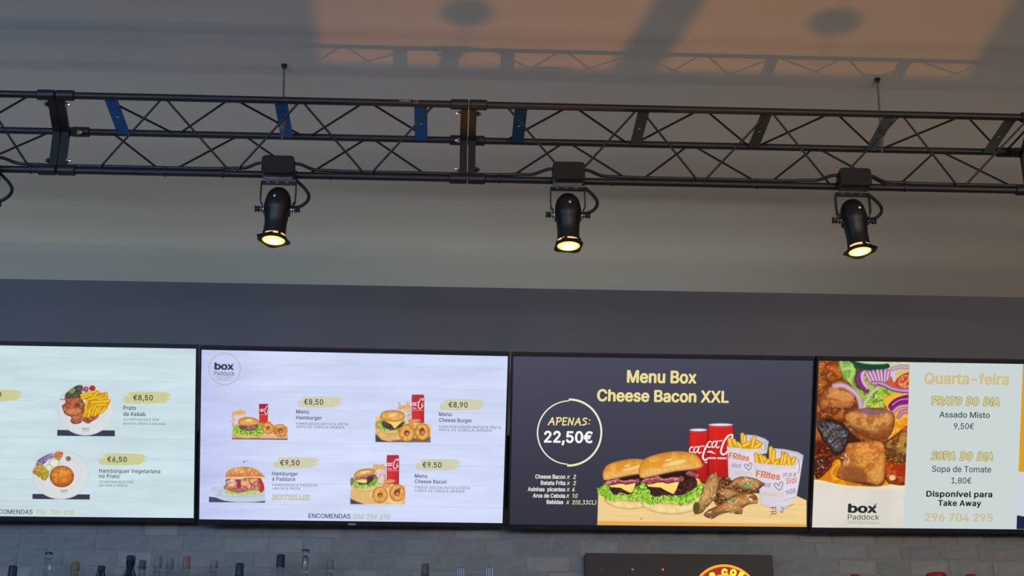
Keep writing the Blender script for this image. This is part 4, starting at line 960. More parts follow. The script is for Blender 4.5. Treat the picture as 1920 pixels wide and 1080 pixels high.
for s_, x0, x1, y, c2, xm, xn in (('Cheese Bacon', 1003.5, 1059.8, 897, 'x 2', 1063.5, 1080), ('Batata Frita', 1013.8, 1059.8, 908.8, 'x 2', 1063.5, 1080), ('Asinhas  picantes', 989.5, 1059.8, 920.6, 'x 6', 1063.5, 1077.5), ('Aros de Cebola', 999, 1059.5, 932.6, 'x 10', 1062.5, 1083), ('Bebidas', 1024.8, 1056, 944.6, 'x 2(0,33CL)', 1062.5, 1118)):
    txt(S3, s_, x0, x1, y, 7.4, (240, 238, 232), .016); marker(S3, c2, xm, xn, y+.4, 7.2, (228, 220, 176), 1.25)
p = Paint(S3, 1118, 788, 1513.5, 990, .62, (62, 62, 76)); 
p.shape([(1121.5, 925), (1160, 912), (1490, 928), (1512, 938), (1512, 989), (1120, 984.5)], (240, 208, 146), smooth=False, g=(0, .0))
for i in range(70):
    r = random.Random(i); y = r.uniform(935, 984); x = r.uniform(1125, 1480); L = r.uniform(30, 120); q = r.choice([(224, 184, 116), (250, 224, 172), (232, 196, 130)])
    p.line([(x, y), (min(x+L, 1510), y+L*.012)], r.uniform(.8, 1.8), q, a=.5)
p.shape([(1121, 976.5), (1512, 983), (1511, 989), (1120, 984.5)], (226, 168, 84), smooth=False, soft=2, a=.9)
Z7 = lambda sx=1., sy=1., dx=0., dy=0.: (1110+dx/5.686, 790+dy/5.686, sx/5.686, sy/5.686)
def burger(p, tf, n, big):
    p.tf = tf
    p.shape([(508, 830), (600, 860), (800, 870), (1000, 880), (1110, 850), (1110, 930), (1000, 975), (850, 992), (700, 975), (600, 940), (540, 900)], (240, 212, 150), rim=(186, 140, 74), rw=1.8, col2=(250, 224, 168), nf=.1)
    p.shape([(520, 610), (640, 590), (760, 560), (900, 530), (1060, 515), (1125, 560), (1110, 660), (1000, 760), (870, 780), (700, 790), (590, 760)], (50, 27, 26), soft=1.2)
    p.shape([(590, 695), (720, 710), (800, 750), (880, 785), (780, 810), (660, 800), (590, 770)], (58, 34, 34), col2=(96, 64, 60), nf=.5, nt=.62); p.shape([(905, 670), (1000, 625), (1080, 610), (1112, 650), (1080, 720), (980, 780), (885, 790), (890, 730)], (58, 33, 32), col2=(104, 70, 64), nf=.55, nt=.62)
    p.shape([(575, 660), (930, 640), (900, 725), (868, 776), (800, 745), (730, 705), (600, 695)], (252, 218, 116), smooth=False, g=(0, -.04)); p.shape([(1100, 600), (1140, 612), (1162, 655), (1125, 690), (1120, 640)], (244, 196, 90), smooth=False)
    bc = [(508, 645), (560, 605), (620, 602), (660, 582), (700, 572), (740, 600), (800, 602), (860, 590), (920, 590), (950, 580), (985, 600), (960, 640), (880, 650), (800, 665), (740, 645), (690, 655), (620, 672), (540, 662)]
    p.shape(bc, (158, 72, 78), rim=(100, 36, 44), rw=1.0, col2=(218, 150, 156), nf=.3, nt=.6, ns=.1); p.line([(540, 640), (600, 615), (650, 610), (700, 600), (760, 620), (860, 610), (930, 610)], 1.6, (220, 160, 168), a=.7); p.line([(560, 660), (640, 645), (700, 630), (800, 650), (900, 630)], 1.2, (110, 40, 50), a=.7)
    p.shape([(1000, 545), (1060, 522), (1110, 545), (1142, 575), (1130, 600), (1060, 590), (1010, 575)], (150, 68, 74), rim=(90, 34, 40), rw=1, col2=(222, 150, 150), nf=.4, nt=.6)
    let = [(500, 680), (560, 660), (600, 740), (640, 790), (700, 800), (850, 795), (950, 790), (1050, 745), (1120, 690), (1170, 650), (1195, 700), (1150, 790), (1080, 850), (960, 880), (860, 850), (760, 850), (680, 860), (580, 880), (530, 830), (440, 790), (440, 720)]
    p.shape(let, (112, 158, 44), col2=(160, 208, 66), nf=.3, nt=.48, lum=.12)
    p.scatter(let, int(90*n), 7, 1.9, [(176, 224, 76), (206, 240, 120), (60, 112, 26), (128, 184, 46), (88, 142, 30)], curve=.9, seed=int(n*10)); 
    r = random.Random(4)
    for k in range(30):       # ruffled lower edge
        x = 520+k*21; y = 855+14*math.sin(k*1.3)-(max(0, x-1000)*.45); p.line([(x, y-34), (x+r.uniform(-10, 10), y-8), (x+r.uniform(-6, 16), y+r.uniform(6, 26))], 1.7, r.choice([(170, 218, 70), (120, 176, 44), (200, 236, 110)]), a=.95)
    bn = [(500, 560), (498, 510), (520, 450), (560, 400), (650, 360), (780, 330), (900, 316), (1020, 325), (1100, 350), (1150, 400), (1172, 450), (1160, 488), (1050, 512), (900, 528), (750, 558), (640, 582), (530, 603)]
    p.shape(bn, (240, 176, 74), rim=(176, 108, 52), rw=2.6, g=(.0, .04), col2=(228, 152, 50), nf=.08)
    p.shape([(520, 565), (560, 520), (700, 500), (850, 480), (1000, 455), (1160, 460), (1155, 484), (1050, 508), (900, 524), (750, 553), (640, 577), (535, 597)], (238, 198, 126), soft=8, a=.85, col2=(226, 180, 106), nf=.3)
    p.ell(880, 445, 130, 22, (250, 222, 150), rot=-.22, soft=4, a=.8); p.ell(815, 410, 36, 8, (254, 240, 200), rot=-.2, soft=2)
burger(p, (1110+(115-500*.82)/5.686, 790+(398-318*.80)/5.686, .82/5.686, .80/5.686), .8, False)
Z8 = (1280, 780, 1/5.142, 1/5.142)
p.tf = Z8
def drink(x0, x1, yt, yb, lx):
    p.shape([(x0+8, yt+8), (x1-6, yt+8), (x1+2, yt+55), (x1, yb), (x0, yb), (x0-2, yt+55)], (198, 36, 34), smooth=False, rim=(120, 18, 22), rw=1.6, g=(-.02, -.1))
    p.line([(x0+(x1-x0)*.3, yt+60), (x0+(x1-x0)*.3, yb)], 3, (216, 56, 50), a=.5, soft=4); p.line([(x0+12, yt+24), (x1-14, yt+24)], 1.6, (226, 96, 90), a=.6, soft=2)
    p.ell((x0+x1)/2, yt+5, (x1-x0)/2-2, 15, (206, 212, 230), rim=(150, 120, 135), rw=1.2); p.ell((x0+x1)/2, yt+7, (x1-x0)/2-22, 8, (232, 234, 244), soft=2)
def lettering_on_can(x0, x1, yt, dx, dy):
    p.clip = p.T([(x0, yt), (x1, yt), (x1, 640), (x0, 640)]); cw = (248, 240, 240)
    f = lambda q: [(a+dx, b_+dy) for a, b_ in q]
    p.line(f([(274, 250), (256, 246), (240, 272), (246, 300), (272, 296)]), 2.2, cw); p.line(f([(326, 246), (298, 246), (282, 276), (292, 302), (314, 286), (334, 240), (322, 282), (332, 306), (350, 296)]), 2.2, cw)
    p.line(f([(350, 240), (378, 236)]), 2, cw); p.line(f([(448, 225), (482, 205), (478, 182), (440, 190), (404, 235), (378, 295), (368, 345), (385, 370), (412, 362), (440, 330)]), 3.4, cw); p.line(f([(452, 270), (432, 300), (440, 330), (470, 300)]), 2.2, cw)
    p.shape(f([(222, 344), (270, 334), (300, 352), (318, 366), (290, 360), (258, 350), (230, 356)]), cw); p.clip = None
drink(60, 243, 128, 640, 0); lettering_on_can(60, 240, 150, -174, 52)
drink(243, 490, 78, 640, 0); lettering_on_can(238, 488, 100, 0, 0)
p.scatter([(200, 440), (232, 440), (232, 452), (200, 452)], 5, 2, 1.2, [(240, 220, 220)], seed=2)
burger(p, Z7(), 1.2, True)
p.tf = Z8
def fcup(poly, back, fr, sd, front):
    p.shape(back, (214, 208, 222), rim=(178, 172, 186), rw=1.4, smooth=False, g=(-.04, .03)); 
    for a, b_ in (((fr[0][0]+60, back[0][1]+40), (fr[0][0]+90, back[0][1]+70)),): p.line([a, b_], 1, (90, 90, 110))
    r = random.Random(sd)
    p.shape(front[0], (232, 180, 50), smooth=False, col2=(206, 140, 30), nf=.4)
    for a, b_, c_, d_ in fr:
        p.line([(a, b_), (c_, d_)], 8.2, (196, 132, 28)); p.line([(a, b_), (c_, d_)], 6.2, (240, 200, 62), col2=(222, 166, 40)); p.line([(a-4, b_), (c_-4, d_)], 1.6, (252, 228, 120), a=.8)
    p.shape(poly, (222, 214, 226), smooth=False, g=(.03, -.02), rim=(196, 186, 198), rw=1.2)
fcup([(430, 300), (520, 302), (640, 320), (760, 308), (700, 380), (800, 380), (800, 620), (440, 620)], [(560, 190), (600, 178), (700, 184), (790, 215), (830, 245), (812, 360), (700, 380), (560, 300)],
     [(450, 225, 465, 290), (490, 235, 520, 285), (575, 180, 580, 280), (600, 200, 590, 290), (640, 260, 560, 300), (690, 210, 670, 300), (720, 250, 730, 300), (750, 265, 700, 300), (530, 265, 560, 300)], 3, [[(430, 230), (470, 240), (560, 260), (660, 250), (760, 260), (750, 315), (640, 322), (435, 300)]])
fcup([(688, 440), (760, 458), (900, 470), (1062, 474), (1140, 430), (1162, 385), (1130, 600), (1094, 800), (960, 917), (890, 905), (752, 850), (735, 700), (700, 560)], [(840, 330), (880, 310), (980, 318), (1110, 345), (1165, 378), (1140, 500), (1060, 480), (860, 440)],
     [(705, 370, 720, 450), (750, 385, 775, 450), (780, 400, 820, 455), (850, 310, 850, 430), (880, 340, 870, 450), (830, 430, 800, 460), (910, 440, 880, 465), (970, 360, 955, 460), (995, 370, 980, 465), (1050, 420, 1000, 470), (1075, 410, 1050, 465), (1020, 400, 1030, 468)], 5, [[(690, 380), (740, 390), (860, 420), (960, 400), (1090, 410), (1062, 478), (900, 472), (760, 460), (692, 442)]])
def heart(x, y, k): p.line([(x, y+38*k), (x-34*k, y+8*k), (x-34*k, y-14*k), (x-14*k, y-16*k), (x+2*k, y+4*k), (x+14*k, y-28*k), (x+34*k, y-26*k), (x+32*k, y+6*k), (x+12*k, y+40*k), (x, y+38*k)], 1.2, (96, 96, 110))
heart(632, 480, .95); heart(925, 668, 1.1)
p.line([(790, 250), (800, 290), (790, 330)], 1.4, (150, 140, 120), a=.7); p.line([(1115, 420), (1125, 500), (1110, 550)], 1.6, (120, 112, 130), a=.7); p.line([(980, 815), (1030, 800), (1085, 780)], 1.6, (200, 176, 110), a=.8); p.line([(950, 340), (955, 370), (990, 360)], 1, (96, 96, 110)); p.line([(650, 205), (660, 240)], 1, (96, 96, 110))
p.line([(1000, 880), (1070, 850)], 2, (190, 140, 90), a=.7)
# wings
def wing(pts, col, col2, sd, hl):
    P = np.array(pts, float); c = P.mean(0); d = P-c; w_, v_ = np.linalg.eigh(d.T@d); ax = v_[:, 1]; an = math.atan2(ax[1], ax[0])
    p.shape(pts, col, rim=(96, 58, 34), rw=2.4, col2=col2, nf=.11, nt=.5, ns=.35, lum=.12, lf=.3, g=(0, -.1))
    q = [tuple(c+(x-c)*.55+np.array([-4, -14])) for x in P]
    p.shape(q, [min(255, k*1.14) for k in col], soft=7, a=.55, lum=.2, lf=.5)
    p.scatter(pts, int(hl*.8), 8, 1.0, [(128, 82, 46), (104, 64, 36), (214, 172, 116), (150, 102, 60)], ang=(an-.5, an+.5), curve=.5, seed=sd, a=.5)
    p.scatter(pts, hl//4, 5, 1.5, [(250, 226, 182), (240, 206, 154)], ang=(an-.4, an+.4), curve=.5, seed=sd+60, a=.7)
p.shape([(345, 600), (440, 588), (500, 640), (700, 610), (770, 665), (700, 730), (600, 770), (450, 830), (330, 860), (300, 790), (340, 700)], (84, 48, 32), col2=(150, 100, 62), nf=.3, nt=.55, lum=.2)
p.scatter([(345, 620), (440, 600), (560, 700), (700, 730), (450, 820), (330, 840)], 70, 5, 1.5, [(170, 112, 62), (60, 34, 24), (202, 150, 92), (110, 66, 38)], seed=12)
wing([(480, 620), (560, 582), (650, 590), (720, 612), (790, 655), (770, 672), (720, 690), (700, 722), (620, 722), (540, 695), (480, 665)], (200, 152, 92), (156, 104, 60), 21, 40)
wing([(360, 720), (420, 700), (500, 720), (560, 750), (480, 790), (400, 800), (360, 770)], (196, 152, 98), (160, 110, 66), 22, 22)
wing([(270, 560), (320, 556), (348, 610), (342, 700), (315, 790), (270, 840), (225, 890), (180, 935), (120, 945), (100, 900), (108, 850), (155, 820), (178, 740), (210, 650), (240, 590)], (190, 146, 86), (158, 112, 64), 23, 80)
p.shape([(105, 850), (150, 835), (165, 880), (140, 935), (110, 930)], (96, 78, 44), col2=(70, 90, 50), nf=.5, soft=1.5)
wing([(205, 955), (240, 908), (320, 870), (400, 830), (470, 778), (560, 745), (640, 740), (690, 750), (722, 800), (715, 840), (640, 852), (585, 885), (572, 940), (540, 946), (470, 935), (380, 935), (300, 985), (250, 985)], (192, 140, 84), (156, 102, 58), 24, 95)
p.shape([(230, 950), (330, 925), (420, 930), (330, 960), (260, 975)], (120, 76, 58), soft=3, a=.7)
for x, y, k in ((600, 660, 1), (625, 675, .9), (488, 812, .9), (650, 640, .6)): p.shape([(x-26*k, y), (x-8*k, y-20*k), (x+20*k, y-14*k), (x+26*k, y+8*k), (x+4*k, y+24*k), (x-18*k, y+16*k)], (96, 136, 92), col2=(140, 176, 130), nf=.5)
p.ell(660, 800, 17, 15, (240, 232, 222), soft=1.2); p.shape([(640, 775), (700, 765), (720, 800), (680, 810)], (120, 66, 32), a=.7, soft=1.5)
p.tf = (0, 0, 1, 1); p.ell(1202.5, 972.5, 1.5, 1.2, (130, 100, 80))
p.done('dish_picture', label='picture of burgers, red cans, paper cups of fries and wings on a wooden board')
W8 = lambda x, y: (1280+x/5.142, 780+y/5.142)
def t8(s_, x0, x1, yb, h, col, bold=.01, shear=0, rot=0.02, sp=1.0):
    a = W8(x0, yb); b_ = W8(x1, yb); txt(S3, s_, a[0], b_[0], a[1], h/5.142, col, bold, shear, sp, rot)
ORG = (214, 116, 72)
t8('FRites', 440, 640, 405, 55, ORG, .02, 0, -.13); t8('FRites', 702, 938, 583, 60, ORG, .02, 0, -.13)
t8('ious', 468, 560, 490, 46, (90, 90, 104), .0, .4, -.08); t8('ous', 764, 845, 678, 50, (90, 90, 104), .0, .4, -.08)
t8('gourmet', 552, 775, 345, 40, (214, 206, 140), .0, .3, .03); t8('gourmet', 832, 1098, 515, 42, (214, 206, 140), .0, .3, .03)
t8('NUGGETS', 502, 668, 560, 34, (206, 180, 130), .0, 0, -.06); t8('NUGGETS', 778, 970, 768, 36, (206, 180, 130), .0, 0, -.05)
t8('FR', 838, 838+75, 880, 60, (70, 68, 78), .0, 0, -1.45); t8('Pa', 938, 990, 880, 40, (80, 78, 88), .0, 0, -1.5)
t8('oh la la', 966, 1092, 585, 44, (76, 76, 90), .0, .3, .06); t8('SVdV', 998, 1105, 655, 58, (204, 96, 66), .01, .1, .12) ; t8('YHIW', 1000, 1098, 765, 48, (70, 68, 80), .0, .1, .3)
t8('ABOR ORIGI', 232, 424, 412, 17, (246, 236, 236), .03, 0, -.01, 1.1)

# ---------- screen 4
p = Paint(S4, 1520, 660, 2100, 1000, 3, (203, 214, 212))
p.done('display', whole=True)
def flat(scr, pts, col, name):
    c = np.empty((len(pts), 3)); c[:] = col; z = scr.lay(); scr.mesh(name, [(min(scr.uv(x, y)[0], scr.W/2), z, min(max(scr.uv(x, y)[1], .0005), scr.H-.0005)) for x, y in pts], [tuple(range(len(pts)))], c)
flat(S4, [(1918.5, 670), (2120, 670), (2120, 888), (1985, 892), (1909.6, 884)], (222, 158, 32), 'photo_panel')
flat(S4, [(1909.6, 884), (1985, 892), (2120, 888), (2120, 975), (1960, 975), (1906.6, 966)], (206, 210, 222), 'photo_panel')
flat(S4, [(1906.6, 966), (1960, 975), (2120, 975), (2120, 1005), (1905, 1005)], (32, 40, 66), 'photo_panel')
p = Paint(S4, 1520, 668, 1704.5, 994, .62, (222, 218, 206))
p.shape([(1500, 660), (1705.5, 660), (1703, 760), (1696, 915), (1692, 1000), (1500, 1000)], (226, 220, 208), smooth=False, g=(0, -.01), col2=(218, 214, 204), nf=.02)
p.clip = np.array([(1500, 660), (1705.2, 660), (1703, 760), (1696, 915), (1693, 1000), (1500, 1000)], float)
p.tf = (1525, 670, 1/4.32, 1/4.32)
p.shape([(0, 985), (100, 1005), (300, 1030), (500, 1042), (800, 1040), (800, 1075), (500, 1062), (250, 1048), (60, 1020), (0, 1010)], (238, 222, 180), soft=5)
p.shape([(-20, 0), (820, 0), (800, 1010), (560, 1000), (540, 1040), (350, 1040), (180, 1010), (60, 975), (-20, 975)], (176, 98, 34), smooth=False, col2=(120, 60, 28), nf=.06)
p.shape([(0, 960), (90, 930), (150, 860), (215, 830), (250, 960), (380, 1020), (600, 990), (620, 1030), (450, 1045), (250, 1035), (60, 995), (0, 990)], (232, 156, 24), col2=(214, 126, 20), nf=.1)
p.line([(215, 850), (160, 900), (150, 950), (190, 990)], 2.5, (250, 200, 80), a=.7)
def chunk(pts, col, col2, rim=(92, 44, 22), sd=1, hl=40, rw=4, lum=.15, g=(0, -.12)):
    p.shape(pts, col, rim=rim, rw=rw, col2=col2, nf=.09, lum=lum, lf=.25, g=g); p.scatter(pts, hl, 2.6, 1.4, [(240, 196, 130), (124, 68, 32), (230, 172, 100), (150, 90, 44)], seed=sd, a=.34, curve=.8); p.scatter(pts, hl//7, 5, 1.0, [(252, 226, 176)], seed=sd+70, a=.55, ang=(-.5, .5), curve=.8)
chunk([(90, 60), (180, 30), (230, 40), (250, 150), (200, 190), (120, 195), (85, 130)], (196, 108, 40), (150, 66, 30), sd=1)
chunk([(30, 30), (100, 35), (95, 100), (60, 170), (30, 160)], (206, 112, 46), (170, 84, 34), sd=2, hl=16); chunk([(30, 170), (70, 160), (120, 200), (100, 240), (40, 280), (25, 250)], (224, 140, 60), (190, 100, 40), sd=3, hl=16)
p.shape([(210, 20), (330, 20), (345, 130), (330, 210), (400, 300), (420, 400), (360, 360), (290, 230), (240, 160)], (126, 176, 70), col2=(176, 208, 120), nf=.12, rim=(96, 140, 50), rw=2); p.scatter([(230, 40), (320, 40), (320, 180), (270, 170)], 20, 9, 1.2, [(200, 226, 160), (90, 140, 50)], seed=4, a=.6)
p.shape([(310, 20), (640, 20), (625, 110), (480, 118), (350, 95), (325, 60)], (28, 72, 44), rim=(60, 110, 70), rw=1.5); p.shape([(350, 25), (620, 22), (600, 50), (480, 56), (390, 45)], (190, 214, 186), soft=3)
p.shape([(610, 20), (780, 20), (780, 80), (640, 80)], (200, 206, 110), col2=(226, 226, 180), nf=.15); p.shape([(600, 90), (780, 60), (780, 200), (640, 200)], (216, 190, 120), soft=2)
p.shape([(400, 150), (640, 180), (760, 280), (700, 340), (560, 400), (420, 400), (380, 280)], (170, 196, 60), col2=(110, 150, 40), nf=.12, lum=.15); p.scatter([(420, 280), (600, 320), (560, 400), (430, 390)], 40, 9, 1.8, [(206, 226, 100), (120, 160, 40), (230, 240, 160), (90, 120, 30)], seed=5, a=.7)
p.shape([(590, 170), (640, 160), (680, 240), (660, 250), (600, 230)], (208, 92, 42)); p.shape([(670, 180), (740, 130), (800, 130), (800, 260), (700, 255), (665, 220)], (200, 84, 54), rim=(160, 60, 40), rw=2); p.ell(745, 195, 55, 50, (226, 150, 96), rot=-.4, rim=(240, 190, 140), rw=1.6, col2=(190, 70, 40), nf=.3)
p.shape([(620, 70), (660, 60), (665, 190), (640, 180)], (206, 196, 214)); p.line([(640, 95), (700, 75), (780, 80)], 8, (196, 186, 206), col2=(150, 130, 170)); 
p.shape([(560, 330), (620, 310), (780, 280), (800, 520), (740, 560), (640, 640), (600, 660), (620, 560), (600, 420)], (232, 140, 30), col2=(246, 176, 60), nf=.1, lum=.1)
p.line([(430, 265), (385, 230), (360, 185), (365, 140), (400, 115)], 11, (132, 66, 118), col2=(90, 40, 86)); p.line([(440, 245), (408, 205), (395, 150), (415, 120), (450, 130)], 7, (222, 190, 210), col2=(190, 130, 175))
for x0, y0, x1, y1 in ((430, 130, 470, 200), (455, 120, 500, 205), (485, 115, 520, 200), (520, 110, 540, 195), (550, 110, 560, 195), (585, 105, 580, 190), (610, 115, 600, 180)): p.line([(x0, y0), (x1, y1)], 7.5, (206, 168, 196), col2=(150, 90, 140)); p.line([(x0-4, y0), (x1-4, y1)], 1.4, (240, 222, 236), a=.8)
p.line([(480, 210), (560, 215), (640, 255), (720, 270), (800, 268)], 9, (206, 160, 196), col2=(140, 80, 140)); p.line([(520, 215), (620, 262), (720, 285), (800, 285)], 2.2, (120, 54, 110), a=.8)
p.shape([(605, 400), (640, 350), (700, 318), (800, 305), (800, 400), (720, 400), (650, 440)], (128, 38, 110), rim=(90, 24, 84), rw=1.6); p.line([(640, 385), (700, 345), (790, 335)], 2.2, (200, 130, 190)); p.line([(650, 440), (700, 400), (800, 390)], 7, (206, 176, 204), col2=(160, 90, 150)); p.line([(690, 480), (730, 440), (800, 430)], 8, (196, 150, 186), col2=(150, 84, 146))
chunk([(45, 330), (90, 260), (180, 190), (250, 180), (310, 230), (345, 330), (330, 400), (260, 425), (150, 440), (70, 430), (45, 390)], (204, 128, 66), (166, 92, 42), sd=6, hl=60)
p.shape([(110, 310), (180, 270), (300, 290), (330, 340), (260, 350), (150, 330)], (226, 160, 92), soft=4, a=.7)
chunk([(50, 460), (100, 410), (180, 400), (240, 420), (290, 460), (250, 520), (160, 520), (60, 500)], (186, 96, 36), (126, 54, 22), sd=7, hl=60)
p.line([(170, 232), (240, 228), (310, 265), (365, 320), (385, 400)], 9.5, (216, 186, 196), col2=(170, 130, 160)); p.line([(410, 405), (430, 350), (470, 290), (525, 245)], 6, (206, 206, 180), col2=(170, 170, 150))
chunk([(250, 470), (300, 435), (420, 410), (560, 415), (640, 450), (660, 500), (640, 600), (590, 660), (480, 670), (380, 620), (290, 560), (255, 520)], (204, 144, 78), (176, 106, 46), sd=8, hl=120, g=(0, -.18))
p.shape([(330, 440), (440, 410), (560, 420), (600, 445), (480, 470), (380, 450)], (136, 94, 92), col2=(112, 84, 150), nf=.15, soft=4, a=.7)
p.shape([(330, 560), (480, 610), (620, 570), (580, 660), (470, 672), (380, 630)], (130, 66, 28), soft=8, a=.7)
chunk([(240, 520), (310, 560), (370, 640), (360, 690), (300, 640)], (150, 104, 62), (110, 70, 40), sd=9, hl=16, rw=2)
p.shape([(90, 500), (220, 520), (300, 600), (380, 680), (330, 720), (250, 770), (180, 800), (130, 760), (60, 650)], (70, 34, 24), soft=3)
p.shape([(30, 530), (90, 500), (200, 530), (280, 590), (285, 650), (240, 760), (170, 770), (110, 700), (40, 600)], (62, 54, 58), rim=(34, 24, 26), rw=3, col2=(92, 84, 86), nf=.2, nt=.5, lum=.3, lf=.5); p.scatter([(40, 540), (180, 540), (260, 610), (200, 740), (130, 700), (60, 600)], 170, 3, 1.1, [(150, 148, 150), (110, 104, 106), (40, 32, 34), (178, 172, 168)], seed=10, a=.7)
chunk([(15, 700), (70, 680), (140, 760), (160, 850), (110, 930), (15, 975)], (140, 52, 26), (80, 28, 18), sd=11, hl=40); p.shape([(15, 830), (90, 800), (130, 860), (80, 920), (15, 955)], (70, 30, 24), soft=3, a=.8); p.scatter([(20, 840), (100, 820), (100, 900), (20, 940)], 30, 3, 1, [(220, 200, 190), (120, 60, 44)], seed=13, a=.8)
chunk([(580, 700), (640, 650), (760, 600), (770, 830), (700, 850), (600, 830), (575, 780)], (176, 136, 60), (112, 66, 32), sd=14, hl=70)
chunk([(580, 840), (700, 850), (760, 850), (760, 1020), (650, 1030), (590, 1000), (575, 920)], (206, 84, 30), (160, 50, 22), sd=15, hl=30); p.ell(640, 975, 26, 22, (236, 200, 140), soft=2)
p.shape([(190, 960), (280, 1000), (420, 1035), (540, 1040), (580, 990), (560, 950), (300, 960)], (96, 46, 20), soft=5)
chunk([(270, 710), (330, 690), (480, 678), (550, 685), (580, 740), (585, 900), (570, 990), (520, 1035), (400, 1010), (270, 1000), (200, 970), (200, 920), (240, 830)], (216, 146, 66), (186, 108, 44), sd=16, hl=150, g=(.02, -.1), rim=(132, 72, 32), rw=3)
p.shape([(205, 930), (260, 880), (380, 890), (430, 960), (400, 1008), (260, 995)], (136, 76, 46), soft=9, a=.75); p.ell(520, 940, 50, 70, (236, 178, 96), soft=8, a=.6)
p.scatter([(210, 800), (260, 780), (320, 840), (280, 850)], 16, 4, 1.2, [(240, 226, 206), (150, 96, 70)], seed=19)
p.done('dish_picture', label='picture of a stew of browned meat with onion rings and salad')
KH = (208, 190, 138)
txt(S4, 'Quarta-feira', 1732, 1891.5, 718.8, 20, KH, .024)
marker(S4, 'PRATO DO DIA', 1747, 1873, 758, 13.5, (214, 208, 152), 2.7, (150, 138, 78), 1.1); marker(S4, 'SOPA DO DIA', 1747, 1861, 861, 13.5, (214, 208, 152), 2.7, (150, 138, 78), 1.1)
DK = (58, 62, 66)
txt(S4, 'Assado Misto', 1761, 1855.5, 782.3, 10.6, DK, .008); txt(S4, '9,50€', 1788, 1825.7, 804, 10.6, DK, .006)
txt(S4, 'Sopa de Tomate', 1747.3, 1858, 884.4, 11, DK, .006); txt(S4, '1,80€', 1783.5, 1820.8, 906, 10.8, DK, .006)
txt(S4, 'Disponível para', 1736.3, 1860.3, 930.8, 10.4, (34, 38, 40), .022, sp=1.08); txt(S4, 'Take Away', 1758.3, 1839.3, 948, 10.4, (34, 38, 40), .022, sp=1.08)
txt(S4, '296 704 295', 1733.3, 1861.3, 976.6, 14.4, (204, 190, 146), .02)
txt(S4, 'box', 1589.3, 1644, 960.4, 15.6, (46, 46, 50), .03); txt(S4, 'Paddock', 1589.3, 1648.2, 973.8, 9.6, (60, 60, 64), .002); txt(S4, 'FOOD & DRINKS EXPERIENCE', 1589.3, 1649.5, 981.8, 2.6, (110, 108, 106), 0)
accent(S4, [(1636.5, 948), (1645.5, 942.2), (1641, 949), (1638.4, 949.6)], (96, 140, 60)); accent(S4, [(1589, 976.6), (1648, 977.4), (1648, 977.9), (1589, 977.1)], (150, 148, 144))

# ------------------------------------------------------------------ things below the screens
# lit round sign on its dark board
YB = 4.93
c0 = on_y(1097, 1037, YB); c1 = on_y(1448, 1041, YB)
sg = empty('neon_sign', 'dark wall board with a glowing orange ring and yellow letters', 'sign', ((c0.x+c1.x)/2, YB, c0.z-.36))
h = .36; w = (c1.x-c0.x)/2
mb = MB(); mb.box(-w, w, -.004, .048, 0, h); mb.build('board', mat('sign_board', (36, 32, 36), .45, nscale=9, namt=.1), sg, bevel=.002)
def on_board(x, y): q = on_y(x, y, YB-.006); return (q.x-sg.location.x, q.z-sg.location.z)
mo = mat('orange_glow', (255, 120, 20), .4, emit=(255, 140, 38), estr=1.5); my = mat('yellow_glow', (255, 230, 60), .4, emit=(255, 236, 70), estr=1.15); mr_ = mat('red_glow', (120, 20, 12), .4, emit=(128, 26, 10), estr=.9)
cx_, cz_ = on_board(1361, 1123); top_ = on_board(1361, 1061); R0 = top_[1]-cz_
mb = MB(); mb.tube([(cx_+R0*1.0*math.cos(2*PI*i/64), -.010, cz_+R0*math.sin(2*PI*i/64)) for i in range(65)], .0036, 8, caps=False); mb.build('neon_ring', mo, sg)
mb = MB(); mb.tube([(cx_+R0*.70*math.cos(2*PI*i/64), -.010, cz_+R0*.70*math.sin(2*PI*i/64)) for i in range(65)], .0040, 8, caps=False); mb.build('neon_ring', mo, sg)
mb = MB(); mb.lathe([(R0*1.0, 0), (R0*1.0, .002)], 48, Matrix.Translation((cx_, -.0045, cz_)) @ Matrix.Rotation(PI/2, 4, 'X')); mb.build('glow_disc', mr_, sg)  # red glow inside the ring, put into an emitting disc
for ch, px_, py_ in (('R', 1336.5, 1079.5), ('C', 1358.5, 1072.8), ('O', 1374.8, 1073.8), ('F', 1389.5, 1078.5)):
    v, f = text_geo(ch, .045); a = on_board(px_, py_); ang = math.atan2(a[1]-cz_, a[0]-cx_)-PI/2; v = v-(v.max(0)+v.min(0))/2; k = .0205/CAPH*.86
    vv = [((x*math.cos(ang)-y*math.sin(ang))*k+a[0], -.0085, (x*math.sin(ang)+y*math.cos(ang))*k+a[1]) for x, y in v]
    nvv = len(vv); me = bpy.data.meshes.new('letter'); me.from_pydata(vv+[(x, -.0068, z) for x, y, z in vv], [], [q[::1] for q in f]+[tuple(i+nvv for i in q)[::-1] for q in f]); me.materials.append(my)
    o = bpy.data.objects.new('letter', me); COL.objects.link(o); o.parent = sg
for i, (px_, c_, e_) in enumerate(((1128, (60, 62, 66), .6), (1186, (190, 80, 70), .9), (1243, (230, 92, 84), 1.0))):
    a = on_board(px_, 1067.5); mb = MB(); mb.lathe([(.0034, 0), (.0030, .0025), (.001, .0036)], 12, Matrix.Translation((a[0], -.004, a[1])) @ Matrix.Rotation(PI/2, 4, 'X'))
    mb.build('indicator_dot', mat('dot', c_, .4, emit=c_, estr=e_), sg)

